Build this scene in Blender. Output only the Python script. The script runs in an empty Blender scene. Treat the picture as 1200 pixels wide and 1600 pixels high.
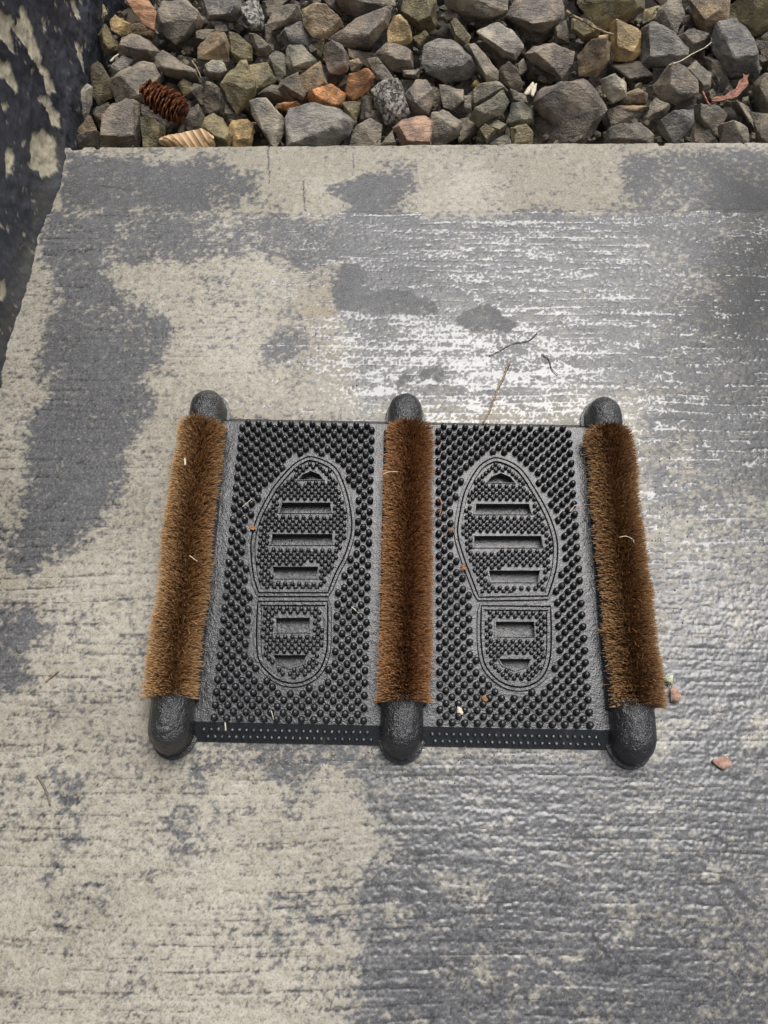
import bpy, bmesh, math, random
import numpy as np
from mathutils import Vector, Matrix, Euler, noise as mnoise
from mathutils.geometry import delaunay_2d_cdt

random.seed(11)
rng = np.random.default_rng(11)
S = bpy.context.scene
COL = S.collection
R = math.radians

# ------------------------------------------------------------------ camera, sky, sun, exposure
FPX = 1202.0                      # focal length in pixels of the 1200 x 1600 photograph
TILT = R(21)                      # lens axis off the vertical
CAM_H = 1.0
cam_d = bpy.data.cameras.new('camera')
cam = bpy.data.objects.new('camera', cam_d)
COL.objects.link(cam)
cam.location = (0, 0, CAM_H)
cam.rotation_euler = (TILT, 0, 0)
cam_d.sensor_fit = 'VERTICAL'
cam_d.sensor_height = 36
cam_d.lens = FPX / 1600 * 36
cam_d.clip_start = 0.01
cam_d.clip_end = 500
S.camera = cam

SUN_EL, SUN_AZ = R(62.5), R(20)     # azimuth from +Y towards +X
world = bpy.data.worlds.new('World')
S.world = world
world.use_nodes = True
wn = world.node_tree
bg = wn.nodes['Background']
sky = wn.nodes.new('ShaderNodeTexSky')
sky.sky_type = 'NISHITA'
sky.sun_disc = False
sky.sun_elevation = SUN_EL
sky.sun_rotation = SUN_AZ
sky.air_density = 1.0
sky.dust_density = 4.0
hs = wn.nodes.new('ShaderNodeHueSaturation')     # overcast: the cloud layer takes most of the blue away
hs.inputs['Saturation'].default_value = 0.35
wn.links.new(sky.outputs[0], hs.inputs['Color'])
wn.links.new(hs.outputs[0], bg.inputs['Color'])
bg.inputs['Strength'].default_value = 0.075

sun_d = bpy.data.lights.new('sun', 'SUN')
sun_d.energy = 1.5
sun_d.angle = R(41)
sun_d.color = (1.0, 0.985, 0.965)
sun = bpy.data.objects.new('sun', sun_d)
COL.objects.link(sun)
to_sun = Vector((math.sin(SUN_AZ) * math.cos(SUN_EL), math.cos(SUN_AZ) * math.cos(SUN_EL), math.sin(SUN_EL)))
sun.rotation_euler = to_sun.to_track_quat('Z', 'Y').to_euler()
sun.location = to_sun * 5

S.view_settings.view_transform = 'Standard'
S.view_settings.look = 'None'
S.view_settings.gamma = 1
S.view_settings.use_curve_mapping = False
S.view_settings.exposure = 0.76
S.render.engine = 'CYCLES'
S.cycles.use_denoising = True
S.cycles.max_bounces = 5

# ------------------------------------------------------------------ helpers
CT, ST = math.cos(TILT), math.sin(TILT)
def ray(px, py):
    u, v = (px - 600) / FPX, -(py - 800) / FPX
    return Vector((u, v * CT + ST, v * ST - CT))
def G(px, py, z=0.0):             # the place on the level z that the photograph shows at px, py
    d = ray(px, py)
    t = (z - CAM_H) / d.z
    return Vector((d.x * t, d.y * t, z))
def link(o, parent=None):
    COL.objects.link(o)
    if parent: o.parent = parent
    return o
def mesh_obj(name, verts, faces, mat=None, parent=None, smooth=True, loc=None):
    me = bpy.data.meshes.new(name)
    me.from_pydata([tuple(v) for v in verts], [], faces)
    me.validate()
    if mat: me.materials.append(mat)
    if smooth: me.polygons.foreach_set('use_smooth', [True] * len(me.polygons))
    o = bpy.data.objects.new(name, me)
    if loc is not None: o.location = loc
    return link(o, parent)
def bm_obj(name, bm, mat=None, parent=None, smooth=True, loc=None):
    me = bpy.data.meshes.new(name)
    bm.to_mesh(me); bm.free()
    if mat: me.materials.append(mat)
    if smooth: me.polygons.foreach_set('use_smooth', [True] * len(me.polygons))
    o = bpy.data.objects.new(name, me)
    if loc is not None: o.location = loc
    return link(o, parent)
def tag(o, label=None, cat=None, group=None, kind=None):
    if label: o['label'] = label
    if cat: o['category'] = cat
    if group: o['group'] = group
    if kind: o['kind'] = kind
    return o
def empty(name, loc=(0, 0, 0), rz=0):
    o = bpy.data.objects.new(name, None)
    o.empty_display_size = 0.05
    o.location = loc; o.rotation_euler = (0, 0, rz)
    return link(o)
def sharp_by_angle(o, deg=35):
    me = o.data
    bm = bmesh.new(); bm.from_mesh(me)
    for e in bm.edges:
        e.smooth = not (len(e.link_faces) == 2 and e.calc_face_angle(0) > R(deg))
    bm.to_mesh(me); bm.free()
    return o
def loft(rings, cap0=True, cap1=True):
    n = len(rings[0]); V = [p for r in rings for p in r]; F = []
    for i in range(len(rings) - 1):
        for j in range(n):
            a, b = i * n + j, i * n + (j + 1) % n
            F.append((a, b, b + n, a + n))
    if cap0: F.append(tuple(range(n))[::-1])
    if cap1: F.append(tuple((len(rings) - 1) * n + j for j in range(n)))
    return V, F
def tube(pts, rad, n=6, taper=None):
    pts = [Vector(p) for p in pts]; rings = []
    for i, p in enumerate(pts):
        d = (pts[min(i + 1, len(pts) - 1)] - pts[max(i - 1, 0)]).normalized()
        a = d.orthogonal().normalized(); b = d.cross(a)
        r = rad if taper is None else rad + (taper - rad) * i / max(1, len(pts) - 1)
        rings.append([p + a * (r * math.cos(2 * math.pi * k / n)) + b * (r * math.sin(2 * math.pi * k / n)) for k in range(n)])
    return loft(rings)
def spline(pts, n=6):
    out = []
    P = [Vector(p) for p in pts]
    for i in range(len(P) - 1):
        p0, p1, p2, p3 = P[max(i - 1, 0)], P[i], P[i + 1], P[min(i + 2, len(P) - 1)]
        for k in range(n):
            t = k / n
            out.append(0.5 * ((2 * p1) + (p2 - p0) * t + (2 * p0 - 5 * p1 + 4 * p2 - p3) * t * t + (3 * p1 - p0 - 3 * p2 + p3) * t ** 3))
    out.append(P[-1])
    return out
def closed_spline(pts, n=5):
    P = [Vector(p) for p in pts]; m = len(P); out = []
    for i in range(m):
        p0, p1, p2, p3 = P[i - 1], P[i], P[(i + 1) % m], P[(i + 2) % m]
        for k in range(n):
            t = k / n
            out.append(0.5 * ((2 * p1) + (p2 - p0) * t + (2 * p0 - 5 * p1 + 4 * p2 - p3) * t * t + (3 * p1 - p0 - 3 * p2 + p3) * t ** 3))
    return out
def poly_sd(X, Y, poly):          # signed distance, positive inside
    P = np.array([(p[0], p[1]) for p in poly]); Q = np.roll(P, -1, 0)
    d2 = np.full(X.shape, 1e9); ins = np.zeros(X.shape, bool)
    for (x0, y0), (x1, y1) in zip(P, Q):
        ex, ey = x1 - x0, y1 - y0
        t = np.clip(((X - x0) * ex + (Y - y0) * ey) / (ex * ex + ey * ey + 1e-12), 0, 1)
        d2 = np.minimum(d2, (X - x0 - t * ex) ** 2 + (Y - y0 - t * ey) ** 2)
        if y0 != y1:
            c = ((y0 > Y) != (y1 > Y)) & (X < (x1 - x0) * (Y - y0) / (y1 - y0) + x0)
            ins ^= c
    d = np.sqrt(d2)
    return np.where(ins, d, -d)
def sstep(a, b, x):
    t = np.clip((x - a) / (b - a), 0, 1)
    return t * t * (3 - 2 * t)

_TAB = np.random.default_rng(77).random((256, 256)).astype(np.float32)
def vnoise(x, y, seed=0):
    x = x + seed * 17.37; y = y + seed * 9.71
    xi, yi = np.floor(x).astype(np.int64), np.floor(y).astype(np.int64)
    fx, fy = x - xi, y - yi
    fx = fx * fx * (3 - 2 * fx); fy = fy * fy * (3 - 2 * fy)
    a, b = xi & 255, yi & 255; a1, b1 = (xi + 1) & 255, (yi + 1) & 255
    return ((_TAB[a, b] * (1 - fx) + _TAB[a1, b] * fx) * (1 - fy) + (_TAB[a, b1] * (1 - fx) + _TAB[a1, b1] * fx) * fy)
def nfbm(x, y, octaves=4, seed=0, gain=0.5):   # about 0..1, mean 0.5
    t, amp, tot = 0.0, 1.0, 0.0
    for o in range(octaves):
        t = t + amp * vnoise(x * 2.03 ** o, y * 2.03 ** o, seed + o * 3); tot += amp; amp *= gain
    return t / tot
def grid_mesh(name, V, quads, extra_faces, mat, parent=None):
    me = bpy.data.meshes.new(name)
    nq, ne = len(quads), len(extra_faces)
    loops = np.concatenate([np.asarray(quads, np.int32).ravel(), np.array([i for f in extra_faces for i in f], np.int32)])
    tot = np.concatenate([np.full(nq, 4), np.array([len(f) for f in extra_faces], int)])
    me.vertices.add(len(V)); me.vertices.foreach_set('co', np.asarray(V, np.float32).ravel())
    me.loops.add(len(loops)); me.loops.foreach_set('vertex_index', loops)
    me.polygons.add(nq + ne); me.polygons.foreach_set('loop_start', np.concatenate([[0], np.cumsum(tot)[:-1]]).astype(np.int32))
    me.update(calc_edges=True)
    me.polygons.foreach_set('use_smooth', np.concatenate([np.ones(nq, bool), np.zeros(ne, bool)]))
    me.materials.append(mat)
    return link(bpy.data.objects.new(name, me), parent)

# ---- node helpers
class NT:
    def __init__(self, name):
        self.m = bpy.data.materials.new(name); self.m.use_nodes = True
        self.t = self.m.node_tree; self.t.nodes.clear()
        self.out = self.n('ShaderNodeOutputMaterial'); self.b = self.n('ShaderNodeBsdfPrincipled')
        self.l(self.b.outputs[0], self.out.inputs[0])
    def n(self, ty, **kw):
        nd = self.t.nodes.new(ty)
        for k, v in kw.items(): setattr(nd, k, v)
        return nd
    def l(self, a, b): self.t.links.new(a, b)
    def put(self, sock, v):
        if hasattr(v, 'is_output'): self.l(v, sock)
        else: sock.default_value = v
    def math(self, op, a, b=0.0, c=None, clamp=False):
        nd = self.n('ShaderNodeMath', operation=op, use_clamp=clamp)
        self.put(nd.inputs[0], a); self.put(nd.inputs[1], b)
        if c is not None: self.put(nd.inputs[2], c)
        return nd.outputs[0]
    def vmath(self, op, a, b):
        nd = self.n('ShaderNodeVectorMath', operation=op)
        self.put(nd.inputs[0], a); self.put(nd.inputs[1], b)
        return nd.outputs[0]
    def noise(self, vec, scale, detail=3, rough=0.55, dist=0.0, color=False):
        nd = self.n('ShaderNodeTexNoise')
        self.put(nd.inputs['Vector'], vec); nd.inputs['Scale'].default_value = scale
        nd.inputs['Detail'].default_value = detail; nd.inputs['Roughness'].default_value = rough
        nd.inputs['Distortion'].default_value = dist
        return nd.outputs['Color' if color else 'Fac']
    def step(self, x, a, b):
        nd = self.n('ShaderNodeMapRange', interpolation_type='SMOOTHSTEP')
        self.put(nd.inputs[0], x); self.put(nd.inputs[1], a); self.put(nd.inputs[2], b)
        return nd.outputs[0]
    def lerp(self, x, a, b):      # map 0..1 to a..b
        nd = self.n('ShaderNodeMapRange'); self.put(nd.inputs[0], x)
        self.put(nd.inputs[3], a); self.put(nd.inputs[4], b)
        return nd.outputs[0]
    def mix(self, f, a, b, mode='MIX'):
        nd = self.n('ShaderNodeMix', data_type='RGBA', blend_type=mode)
        self.put(nd.inputs[0], f)
        for s, v in ((nd.inputs[6], a), (nd.inputs[7], b)):
            if isinstance(v, tuple) and len(v) == 3: v = (*v, 1)
            self.put(s, v)
        return nd.outputs[2]
    def gray(self, v):
        nd = self.n('ShaderNodeCombineColor')
        for i in range(3): self.put(nd.inputs[i], v)
        return nd.outputs[0]
    def attr(self, name):
        return self.n('ShaderNodeAttribute', attribute_name=name).outputs['Fac']
    def obj(self): return self.n('ShaderNodeTexCoord').outputs['Object']
    def scale(self, v, s):
        return self.vmath('MULTIPLY', v, s)
    def bump(self, h, dist, strength=1.0):
        nd = self.n('ShaderNodeBump'); nd.inputs['Strength'].default_value = strength
        nd.inputs['Distance'].default_value = dist; self.l(h, nd.inputs['Height'])
        self.l(nd.outputs[0], self.b.inputs['Normal'])
    def set(self, **kw):
        for k, v in kw.items():
            s = self.b.inputs[k.replace('_', ' ')]
            if isinstance(v, tuple) and len(v) == 3: v = (*v, 1)
            self.put(s, v)

# ------------------------------------------------------------------ materials
def mat_concrete():
    m = NT('broomed_concrete')
    P = m.obj()
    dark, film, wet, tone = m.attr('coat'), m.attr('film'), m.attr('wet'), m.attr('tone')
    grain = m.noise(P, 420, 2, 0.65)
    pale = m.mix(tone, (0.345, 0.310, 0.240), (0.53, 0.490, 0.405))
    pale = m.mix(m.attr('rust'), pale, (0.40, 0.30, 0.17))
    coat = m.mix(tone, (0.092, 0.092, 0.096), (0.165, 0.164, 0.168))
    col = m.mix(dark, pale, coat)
    col = m.mix(m.math('MULTIPLY', m.step(grain, 0.50, 0.34), 0.7), col, m.mix(1.0, col, (0.50, 0.49, 0.47), 'MULTIPLY'))
    col = m.mix(m.math('MULTIPLY', m.step(grain, 0.56, 0.72), 0.6), col, m.mix(0.45, col, (0.66, 0.63, 0.58)))
    col = m.mix(m.attr('pit'), col, m.mix(1.0, col, (0.52, 0.51, 0.50), 'MULTIPLY'))
    damp = m.math('MAXIMUM', m.math('MULTIPLY', film, 0.8), m.math('MULTIPLY', wet, 1.0))  # damp darkening, plus the right-edge shade painted into wet
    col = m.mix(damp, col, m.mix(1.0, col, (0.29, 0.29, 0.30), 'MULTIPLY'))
    rough = m.math('SUBTRACT', m.lerp(m.attr('gloss'), 0.66, 0.27), m.math('MULTIPLY', dark, 0.06))
    rough = m.math('ADD', m.math('MULTIPLY', rough, m.math('SUBTRACT', 1.0, film)), m.math('MULTIPLY', film, 0.20))
    m.set(Base_Color=col, Roughness=rough)
    m.put(m.b.inputs['Specular IOR Level'], m.math('MAXIMUM', film, m.lerp(m.attr('gloss'), 0.40, 0.95)))
    return m.m

def mat_wall():
    m = NT('peeling_dark_paint')
    P = m.obj()
    bare, tone, moss = m.attr('bare'), m.attr('tone'), m.attr('moss')
    fine = m.noise(P, 160, 3, 0.65)
    paint = m.mix(tone, (0.024, 0.027, 0.038), (0.060, 0.064, 0.080))
    base = m.mix(fine, (0.38, 0.315, 0.20), (0.72, 0.655, 0.50))
    col = m.mix(bare, paint, base)
    col = m.mix(m.math('MULTIPLY', m.attr('rim'), 0.7), col, (0.50, 0.49, 0.47))
    col = m.mix(m.math('MULTIPLY', moss, 0.4), col, (0.13, 0.12, 0.085))
    m.set(Base_Color=col, Roughness=m.lerp(bare, 0.40, 0.85))
    m.bump(fine, 0.0014)
    return m.m

def mat_stone(name, speckled=False):
    m = NT(name)
    oi = m.n('ShaderNodeObjectInfo')
    rnd = m.scale(m.n('ShaderNodeCombineXYZ').outputs[0], (1, 1, 1))
    P = m.vmath('ADD', m.obj(), m.scale(oi.outputs['Random'], (7.3, 3.1, 5.7)))
    base = oi.outputs['Color']
    n1 = m.noise(P, 28, 5, 0.65)
    n2 = m.noise(m.scale(P, (1, 2.4, 1.6)), 75, 4, 0.7, 0.6)
    n3 = m.noise(P, 420, 2, 0.6)
    col = m.mix(m.step(n1, 0.38, 0.66), m.mix(1.0, base, (0.52, 0.53, 0.55), 'MULTIPLY'), m.mix(1.0, base, (1.38, 1.32, 1.20), 'MULTIPLY'))
    col = m.mix(m.math('MULTIPLY', m.step(n2, 0.54, 0.68), 0.6), col, m.mix(0.4, base, (0.36, 0.28, 0.17)))
    col = m.mix(m.math('MULTIPLY', m.step(n3, 0.54, 0.70), 0.7), col, m.mix(0.5, base, (0.5, 0.48, 0.44)))
    if speckled:
        v = m.n('ShaderNodeTexVoronoi'); m.l(P, v.inputs['Vector']); v.inputs['Scale'].default_value = 210
        col = m.mix(m.step(v.outputs['Color'], 0.45, 0.6), m.mix(m.step(n2, 0.45, 0.6), (0.5, 0.47, 0.41), (0.33, 0.30, 0.26)), (0.10, 0.085, 0.07))
    m.set(Base_Color=col, Roughness=m.lerp(m.step(n2, 0.35, 0.65), 0.26, 0.62))
    h = m.math('ADD', m.math('MULTIPLY', n2, 0.7), m.math('MULTIPLY', n3, 0.22))
    h = m.math('ADD', h, m.math('MULTIPLY', n1, 0.7))
    m.bump(h, 0.0095)
    return m.m

def mat_rubber(name, dusty, rough=(0.14, 0.32), bump=0.0012, spec=0.7):
    m = NT(name)
    P = m.obj()
    n1 = m.noise(P, 110 if bump > 0.004 else 160, 4, 0.6); n2 = m.noise(P, 18, 4, 0.6); n3 = m.noise(P, 620, 2)
    col = m.mix(n2, (0.009, 0.0095, 0.0105), (0.022, 0.022, 0.024))
    dust = m.math('MULTIPLY', m.step(m.noise(P, 46, 4, 0.7), 0.56 - 0.3 * dusty, 0.74), 0.35 + 0.4 * dusty)
    col = m.mix(dust, col, (0.045, 0.046, 0.050) if dusty else (0.10, 0.09, 0.08))
    m.set(Base_Color=col, Roughness=m.lerp(m.step(n2, 0.3, 0.7), *rough))
    m.b.inputs['Specular IOR Level'].default_value = spec
    m.bump(m.math('ADD', n1, m.math('MULTIPLY', n3, 0.35)), bump)
    return m.m

def mat_bristle():
    m = NT('coir_bristle')
    oi = m.n('ShaderNodeObjectInfo')
    tip = m.attr('along'); rnd = m.attr('shade')
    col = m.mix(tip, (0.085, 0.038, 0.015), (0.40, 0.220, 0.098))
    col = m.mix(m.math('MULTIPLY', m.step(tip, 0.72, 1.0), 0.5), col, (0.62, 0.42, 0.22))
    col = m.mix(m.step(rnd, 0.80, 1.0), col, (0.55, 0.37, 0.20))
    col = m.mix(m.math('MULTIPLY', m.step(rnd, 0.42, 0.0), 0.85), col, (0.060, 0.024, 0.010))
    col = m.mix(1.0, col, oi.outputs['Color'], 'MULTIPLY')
    m.set(Base_Color=col, Roughness=0.5)
    m.b.inputs['Specular IOR Level'].default_value = 0.35
    return m.m

def mat_simple(name, a, b, rough=0.7, scale=60, bump=0.001, stretch=(1, 1, 1)):
    m = NT(name)
    P = m.scale(m.obj(), stretch)
    n = m.noise(P, scale, 4, 0.65)
    m.set(Base_Color=m.mix(m.step(n, 0.35, 0.65), a, b), Roughness=rough)
    m.bump(n, bump)
    return m.m

CRACKS = []
for a, b, w in (((420, 224), (419, 262), 0.0016), ((419, 262), (424, 285), 0.001), ((475, 282), (477, 330), 0.0013), ((552, 238), (554, 262), 0.001),
                ((150, 288), (200, 296), 0.0012), ((1128, 1372), (1150, 1390), 0.0035), ((1150, 1390), (1178, 1424), 0.003), ((1120, 1390), (1146, 1440), 0.002),
                ((930, 1462), (958, 1508), 0.002)):
    p, q = G(*a), G(*b); CRACKS.append(((p.x, p.y), (q.x, q.y), w))
M_CONC = mat_concrete()
M_WALL = mat_wall()
M_STONE = mat_stone('wet_stone'); M_SPECK = mat_stone('speckled_stone', True)
M_RUB = mat_rubber('wet_black_rubber', 0.0); M_PLATE = mat_rubber('dusty_wet_rubber', 1.0, (0.10, 0.24), 0.0010, 0.62); M_CAP = mat_rubber('wet_cast_rubber', 0.0, (0.08, 0.26), 0.0042, 1.0); M_BRI = mat_bristle()
M_SOIL = mat_simple('dark_soil', (0.018, 0.015, 0.012), (0.05, 0.042, 0.034), 0.9, 40, 0.01)
M_WOOD = mat_simple('brush_core_wood', (0.035, 0.018, 0.009), (0.07, 0.035, 0.016), 0.7, 60)
M_BARK = mat_simple('orange_bark', (0.16, 0.06, 0.022), (0.50, 0.26, 0.12), 0.55, 45, 0.004, (1, 2.5, 1))
M_REDBARK = mat_simple('red_bark', (0.10, 0.030, 0.014), (0.34, 0.13, 0.06), 0.5, 70, 0.003, (1, 2, 1))
M_CONE = mat_simple('cone_scale', (0.45, 0.11, 0.038), (0.88, 0.34, 0.14), 0.45, 2.2, 0.12)
M_CONED = mat_simple('cone_core', (0.03, 0.015, 0.010), (0.06, 0.03, 0.02), 0.8, 120)
M_TWIG = mat_simple('tan_twig', (0.16, 0.11, 0.06), (0.36, 0.27, 0.16), 0.6, 200, 0.0006)
M_DTWIG = mat_simple('dark_twig', (0.08, 0.065, 0.05), (0.20, 0.16, 0.125), 0.5, 200, 0.0006)
M_PALE = mat_simple('pale_straw', (0.50, 0.42, 0.28), (0.72, 0.66, 0.52), 0.6, 200, 0.0003)
M_RUST = mat_simple('rusty_crumb', (0.20, 0.085, 0.03), (0.42, 0.20, 0.08), 0.8, 180, 0.002)
M_LICH = mat_simple('pale_green_scrap', (0.35, 0.38, 0.22), (0.58, 0.60, 0.46), 0.8, 130, 0.002)
M_PINK = mat_simple('pinkish_scrap', (0.28, 0.15, 0.11), (0.46, 0.30, 0.23), 0.7, 130, 0.002)

def mat_leaf():
    m = NT('ribbed_dry_leaf')
    uv = m.n('ShaderNodeAttribute', attribute_name='rib').outputs['Fac']
    w = m.math('SINE', m.math('MULTIPLY', uv, 46.0))
    P = m.obj()
    col = m.mix(m.step(w, 0.72, 1.0), m.mix(m.noise(P, 60, 4), (0.50, 0.30, 0.14), (0.66, 0.47, 0.26)), (0.24, 0.11, 0.045))
    m.set(Base_Color=col, Roughness=0.5)
    m.bump(w, 0.0006)
    return m.m
M_LEAF = mat_leaf()

# ------------------------------------------------------------------ setting: soil, slab, wall
so = mesh_obj('ground', [(-60, -60, -0.17), (60, -60, -0.17), (60, 60, -0.17), (-60, 60, -0.17)], [(0, 1, 2, 3)], M_SOIL, smooth=False)
tag(so, kind='structure')

EK = 0.0097                       # the slab's back edge runs a touch off the X axis
EY = 1.0605
def edge_y(x): return EY + EK * x
def axis(lo, hi, step, far_lo, far_hi):
    a = list(np.arange(lo, hi + 1e-6, step))
    out = []; x, s = lo, step          # cells grow slowly, to 9 mm about the frame, then fast
    while x > far_lo: s *= 1.04 if s < 0.009 else (1.0 if lo - x < 0.7 else 1.5); x -= s; out.append(x)
    hi_ = []; x, s = a[-1], step
    while x < far_hi: s *= 1.04 if s < 0.009 else (1.0 if x - hi < 0.7 else 1.5); x += s; hi_.append(x)
    return np.array(out[::-1] + a + hi_)
STEP = 0.0016
xs = axis(-0.62, 0.80, STEP, -0.72, 4.0)
ys = axis(-0.34, EY - 0.012, STEP, -4.0, -9)
ys = np.concatenate([ys, [EY - 0.009, EY - 0.0065, EY - 0.0045, EY - 0.003, EY - 0.0015, EY - 0.0005, EY]])
XX, Y0 = np.meshgrid(xs, ys)
chip = (nfbm(XX * 30, XX * 0 + 3.3, 4, 71, 0.6) - 0.5) * 0.0050 - 0.006 * sstep(0.70, 0.80, nfbm(XX * 45, XX * 0 + 8.1, 2, 72))
YY = Y0 + EK * XX + chip * sstep(0.03, 0.0, EY - Y0)        # worn, chipped arris
nyr, nxc = XX.shape
dist_e = EY - Y0
ZZ = -np.where(dist_e < 0.010, 0.010 - np.sqrt(np.maximum(0, 0.010 ** 2 - (0.010 - dist_e) ** 2)), 0) * 0.8
wl = (nfbm(XX * 7, YY * 7, 3, 1) - 0.5) * 0.010
bord = sstep(0.152, 0.147, dist_e + wl * 0.3)                       # smooth tooled strip along the back edge
ZZ += -0.0020 * bord + 0.0012 * np.exp(-((dist_e + wl * 0.3 - 0.1515) / 0.0028) ** 2) * (0.3 + nfbm(XX * 40, YY * 40, 2, 2))
ZZ += (nfbm(XX * 4, YY * 4, 3, 5) - 0.5) * 0.004
# ragged outlines: the stain polygons are read through a bent copy of the coordinates
wxx = (nfbm(XX * 16, YY * 22, 5, 11, 0.62) - 0.5) * 0.060 + (nfbm(XX * 110, YY * 160, 3, 12, 0.6) - 0.5) * 0.020
wyy = (nfbm(XX * 16, YY * 22, 5, 13, 0.62) - 0.5) * 0.050 + (nfbm(XX * 110, YY * 160, 3, 14, 0.6) - 0.5) * 0.016
XR, YR = XX + wxx, YY + wyy
def W(pts): return [G(*p)[:2] for p in pts]
stain_shade = np.full(XX.shape, 0.22)
wet = np.full(XX.shape, 0.18)
def paint(F, pts, val, soft=0.020):
    pw = np.array(W(pts)); m_ = 0.08
    sel = (XR > pw[:, 0].min() - m_) & (XR < pw[:, 0].max() + m_) & (YR > pw[:, 1].min() - m_) & (YR < pw[:, 1].max() + m_)
    w = np.zeros(F.shape); w[sel] = sstep(-soft, soft, poly_sd(XR[sel], YR[sel], W(pts)))
    F[:] = F * (1 - w) + val * w
def ell(cx, cy, rx, ry):
    return [(cx + rx * math.cos(a), cy + ry * math.sin(a)) for a in np.linspace(0, 2 * math.pi, 14)[:-1]]
# dark coat left on the slab, patch by patch
paint(stain_shade, [(530, 330), (1500, 330), (1500, 1120), (1040, 1130), (1010, 600), (700, 640), (560, 640), (545, 560), (535, 480)], 0.86, 0.03)
paint(stain_shade, [(1000, 620), (1500, 600), (1500, 1000), (1040, 1000)], 0.56, 0.04)
paint(stain_shade, [(1080, 340), (1600, 330), (1600, 780), (1110, 760), (1060, 560)], 0.82, 0.05)  # shade towards the right edge, painted as darker coat
paint(stain_shade, [(60, 330), (190, 330), (165, 425), (182, 455), (255, 480), (260, 540), (228, 590), (250, 622), (205, 680), (198, 740), (178, 800), (130, 840), (92, 860), (60, 892), (30, 892), (15, 850), (40, 760), (52, 620), (80, 470)], 0.95)
paint(stain_shade, [(-40, 945), (45, 940), (65, 985), (42, 1030), (35, 1075), (-40, 1092)], 0.9)
paint(stain_shade, [(100, 238), (210, 246), (240, 256), (300, 246), (400, 262), (415, 296), (380, 328), (95, 328)], 0.9)
paint(stain_shade, [(180, 335), (540, 338), (565, 385), (520, 412), (490, 425), (430, 402), (350, 396), (250, 402), (175, 410)], 0.80)
paint(stain_shade, [(505, 300), (560, 268), (640, 250), (648, 290), (622, 325), (700, 350), (740, 420), (700, 500), (545, 490), (528, 420), (533, 380), (545, 350)], 0.92)
paint(stain_shade, [(440, 480), (500, 470), (545, 520), (555, 570), (470, 600), (410, 560)], 0.38, 0.02)
paint(stain_shade, ell(452, 540, 28, 26), 0.75, 0.02)
paint(stain_shade, [(985, 232), (1500, 230), (1500, 330), (985, 330), (975, 290)], 0.82)
paint(stain_shade, [(645, 258), (760, 240), (960, 245), (985, 285), (900, 312), (790, 325), (640, 325), (636, 285)], 0.22)
paint(stain_shade, [(420, 232), (640, 228), (560, 262), (515, 285), (530, 326), (392, 326), (424, 290)], 0.14)
paint(stain_shade, [(0, 236), (1500, 226), (1500, 200), (0, 200)], 0.34, 0.008)
paint(stain_shade, [(-60, 600), (52, 600), (38, 760), (20, 850), (-60, 850)], 0.30)
paint(stain_shade, [(556, 1180), (800, 1176), (1030, 1190), (1120, 1060), (1600, 1020), (1600, 1900), (560, 1900), (558, 1480), (540, 1440), (562, 1380), (575, 1280), (548, 1240)], 0.84, 0.02)
paint(stain_shade, [(285, 1178), (380, 1160), (600, 1166), (600, 1205), (420, 1205), (350, 1192), (290, 1228)], 0.74)
paint(stain_shade, [(98, 1222), (126, 1216), (122, 1330), (84, 1380), (88, 1440), (64, 1380), (88, 1320)], 0.60, 0.012)
paint(stain_shade, [(245, 1292), (280, 1268), (338, 1290), (352, 1270), (338, 1330), (262, 1350)], 0.62)
paint(stain_shade, [(430, 1330), (520, 1300), (540, 1360), (520, 1500), (440, 1500)], 0.42, 0.03)
paint(stain_shade, [(190, 1000), (240, 960), (245, 1060), (190, 1100), (130, 1110)], 0.42, 0.02)
for cx, cy, rx, ry in ((1108, 702, 28, 16), (1042, 660, 18, 14), (1022, 742, 16, 22), (1180, 695, 22, 14)):
    paint(stain_shade, ell(cx, cy, rx, ry), 0.85, 0.012)
for cx, cy, rx, ry in ((750, 1392, 20, 24), (712, 1376, 16, 10), (1122, 1358, 26, 16), (762, 1508, 12, 16), (895, 1497, 12, 10), (832, 1566, 20, 14), (680, 1512, 12, 8), (620, 1440, 24, 26),
                       (1030, 1316, 14, 8), (1120, 1575, 26, 14), (910, 1590, 18, 12), (670, 1588, 14, 8), (700, 1450, 12, 8), (1100, 1130, 30, 14), (1180, 1150, 26, 40), (780, 1290, 14, 7), (605, 1330, 10, 20), (730, 1245, 12, 6)):
    paint(stain_shade, ell(cx, cy, rx, ry), 0.36, 0.014)
paint(wet, [(520, 330), (1500, 330), (1500, 1900), (540, 1900), (560, 1300), (540, 660), (500, 560)], 0.46, 0.10)
paint(wet, [(660, 1180), (1500, 1180), (1500, 1900), (620, 1900)], 0.40, 0.05)
paint(wet, [(520, 480), (600, 470), (760, 490), (850, 510), (940, 560), (930, 655), (640, 660), (540, 640), (490, 580)], 0.74, 0.04)
paint(wet, ell(770, 560, 110, 55), 0.88, 0.04)
paint(wet, [(1030, 350), (1600, 340), (1600, 820), (1040, 820)], 0.26, 0.06)
paint(wet, [(0, 225), (1500, 225), (1500, 326), (0, 326)], 0.16, 0.01)
smooth_p = np.zeros(XX.shape)
for p in ([(520, 425), (560, 420), (580, 460), (640, 450), (682, 470), (678, 496), (560, 490), (524, 480)], [(722, 480), (760, 470), (802, 505), (796, 520), (742, 512), (718, 498)],
          [(610, 590), (645, 580), (650, 600), (612, 606)], [(650, 590), (700, 580), (700, 600), (655, 604)]):
    paint(smooth_p, p, 1.0, 0.004)                     # skim of smooth grey mortar
stain_shade = stain_shade * (1 - smooth_p) + 0.95 * smooth_p
wet = wet * (1 - smooth_p) + 0.10 * smooth_p
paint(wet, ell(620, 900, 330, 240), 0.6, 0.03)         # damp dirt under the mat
paint(stain_shade, [(345, 665), (930, 668), (955, 1150), (320, 1145)], 0.9, 0.03)

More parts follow.
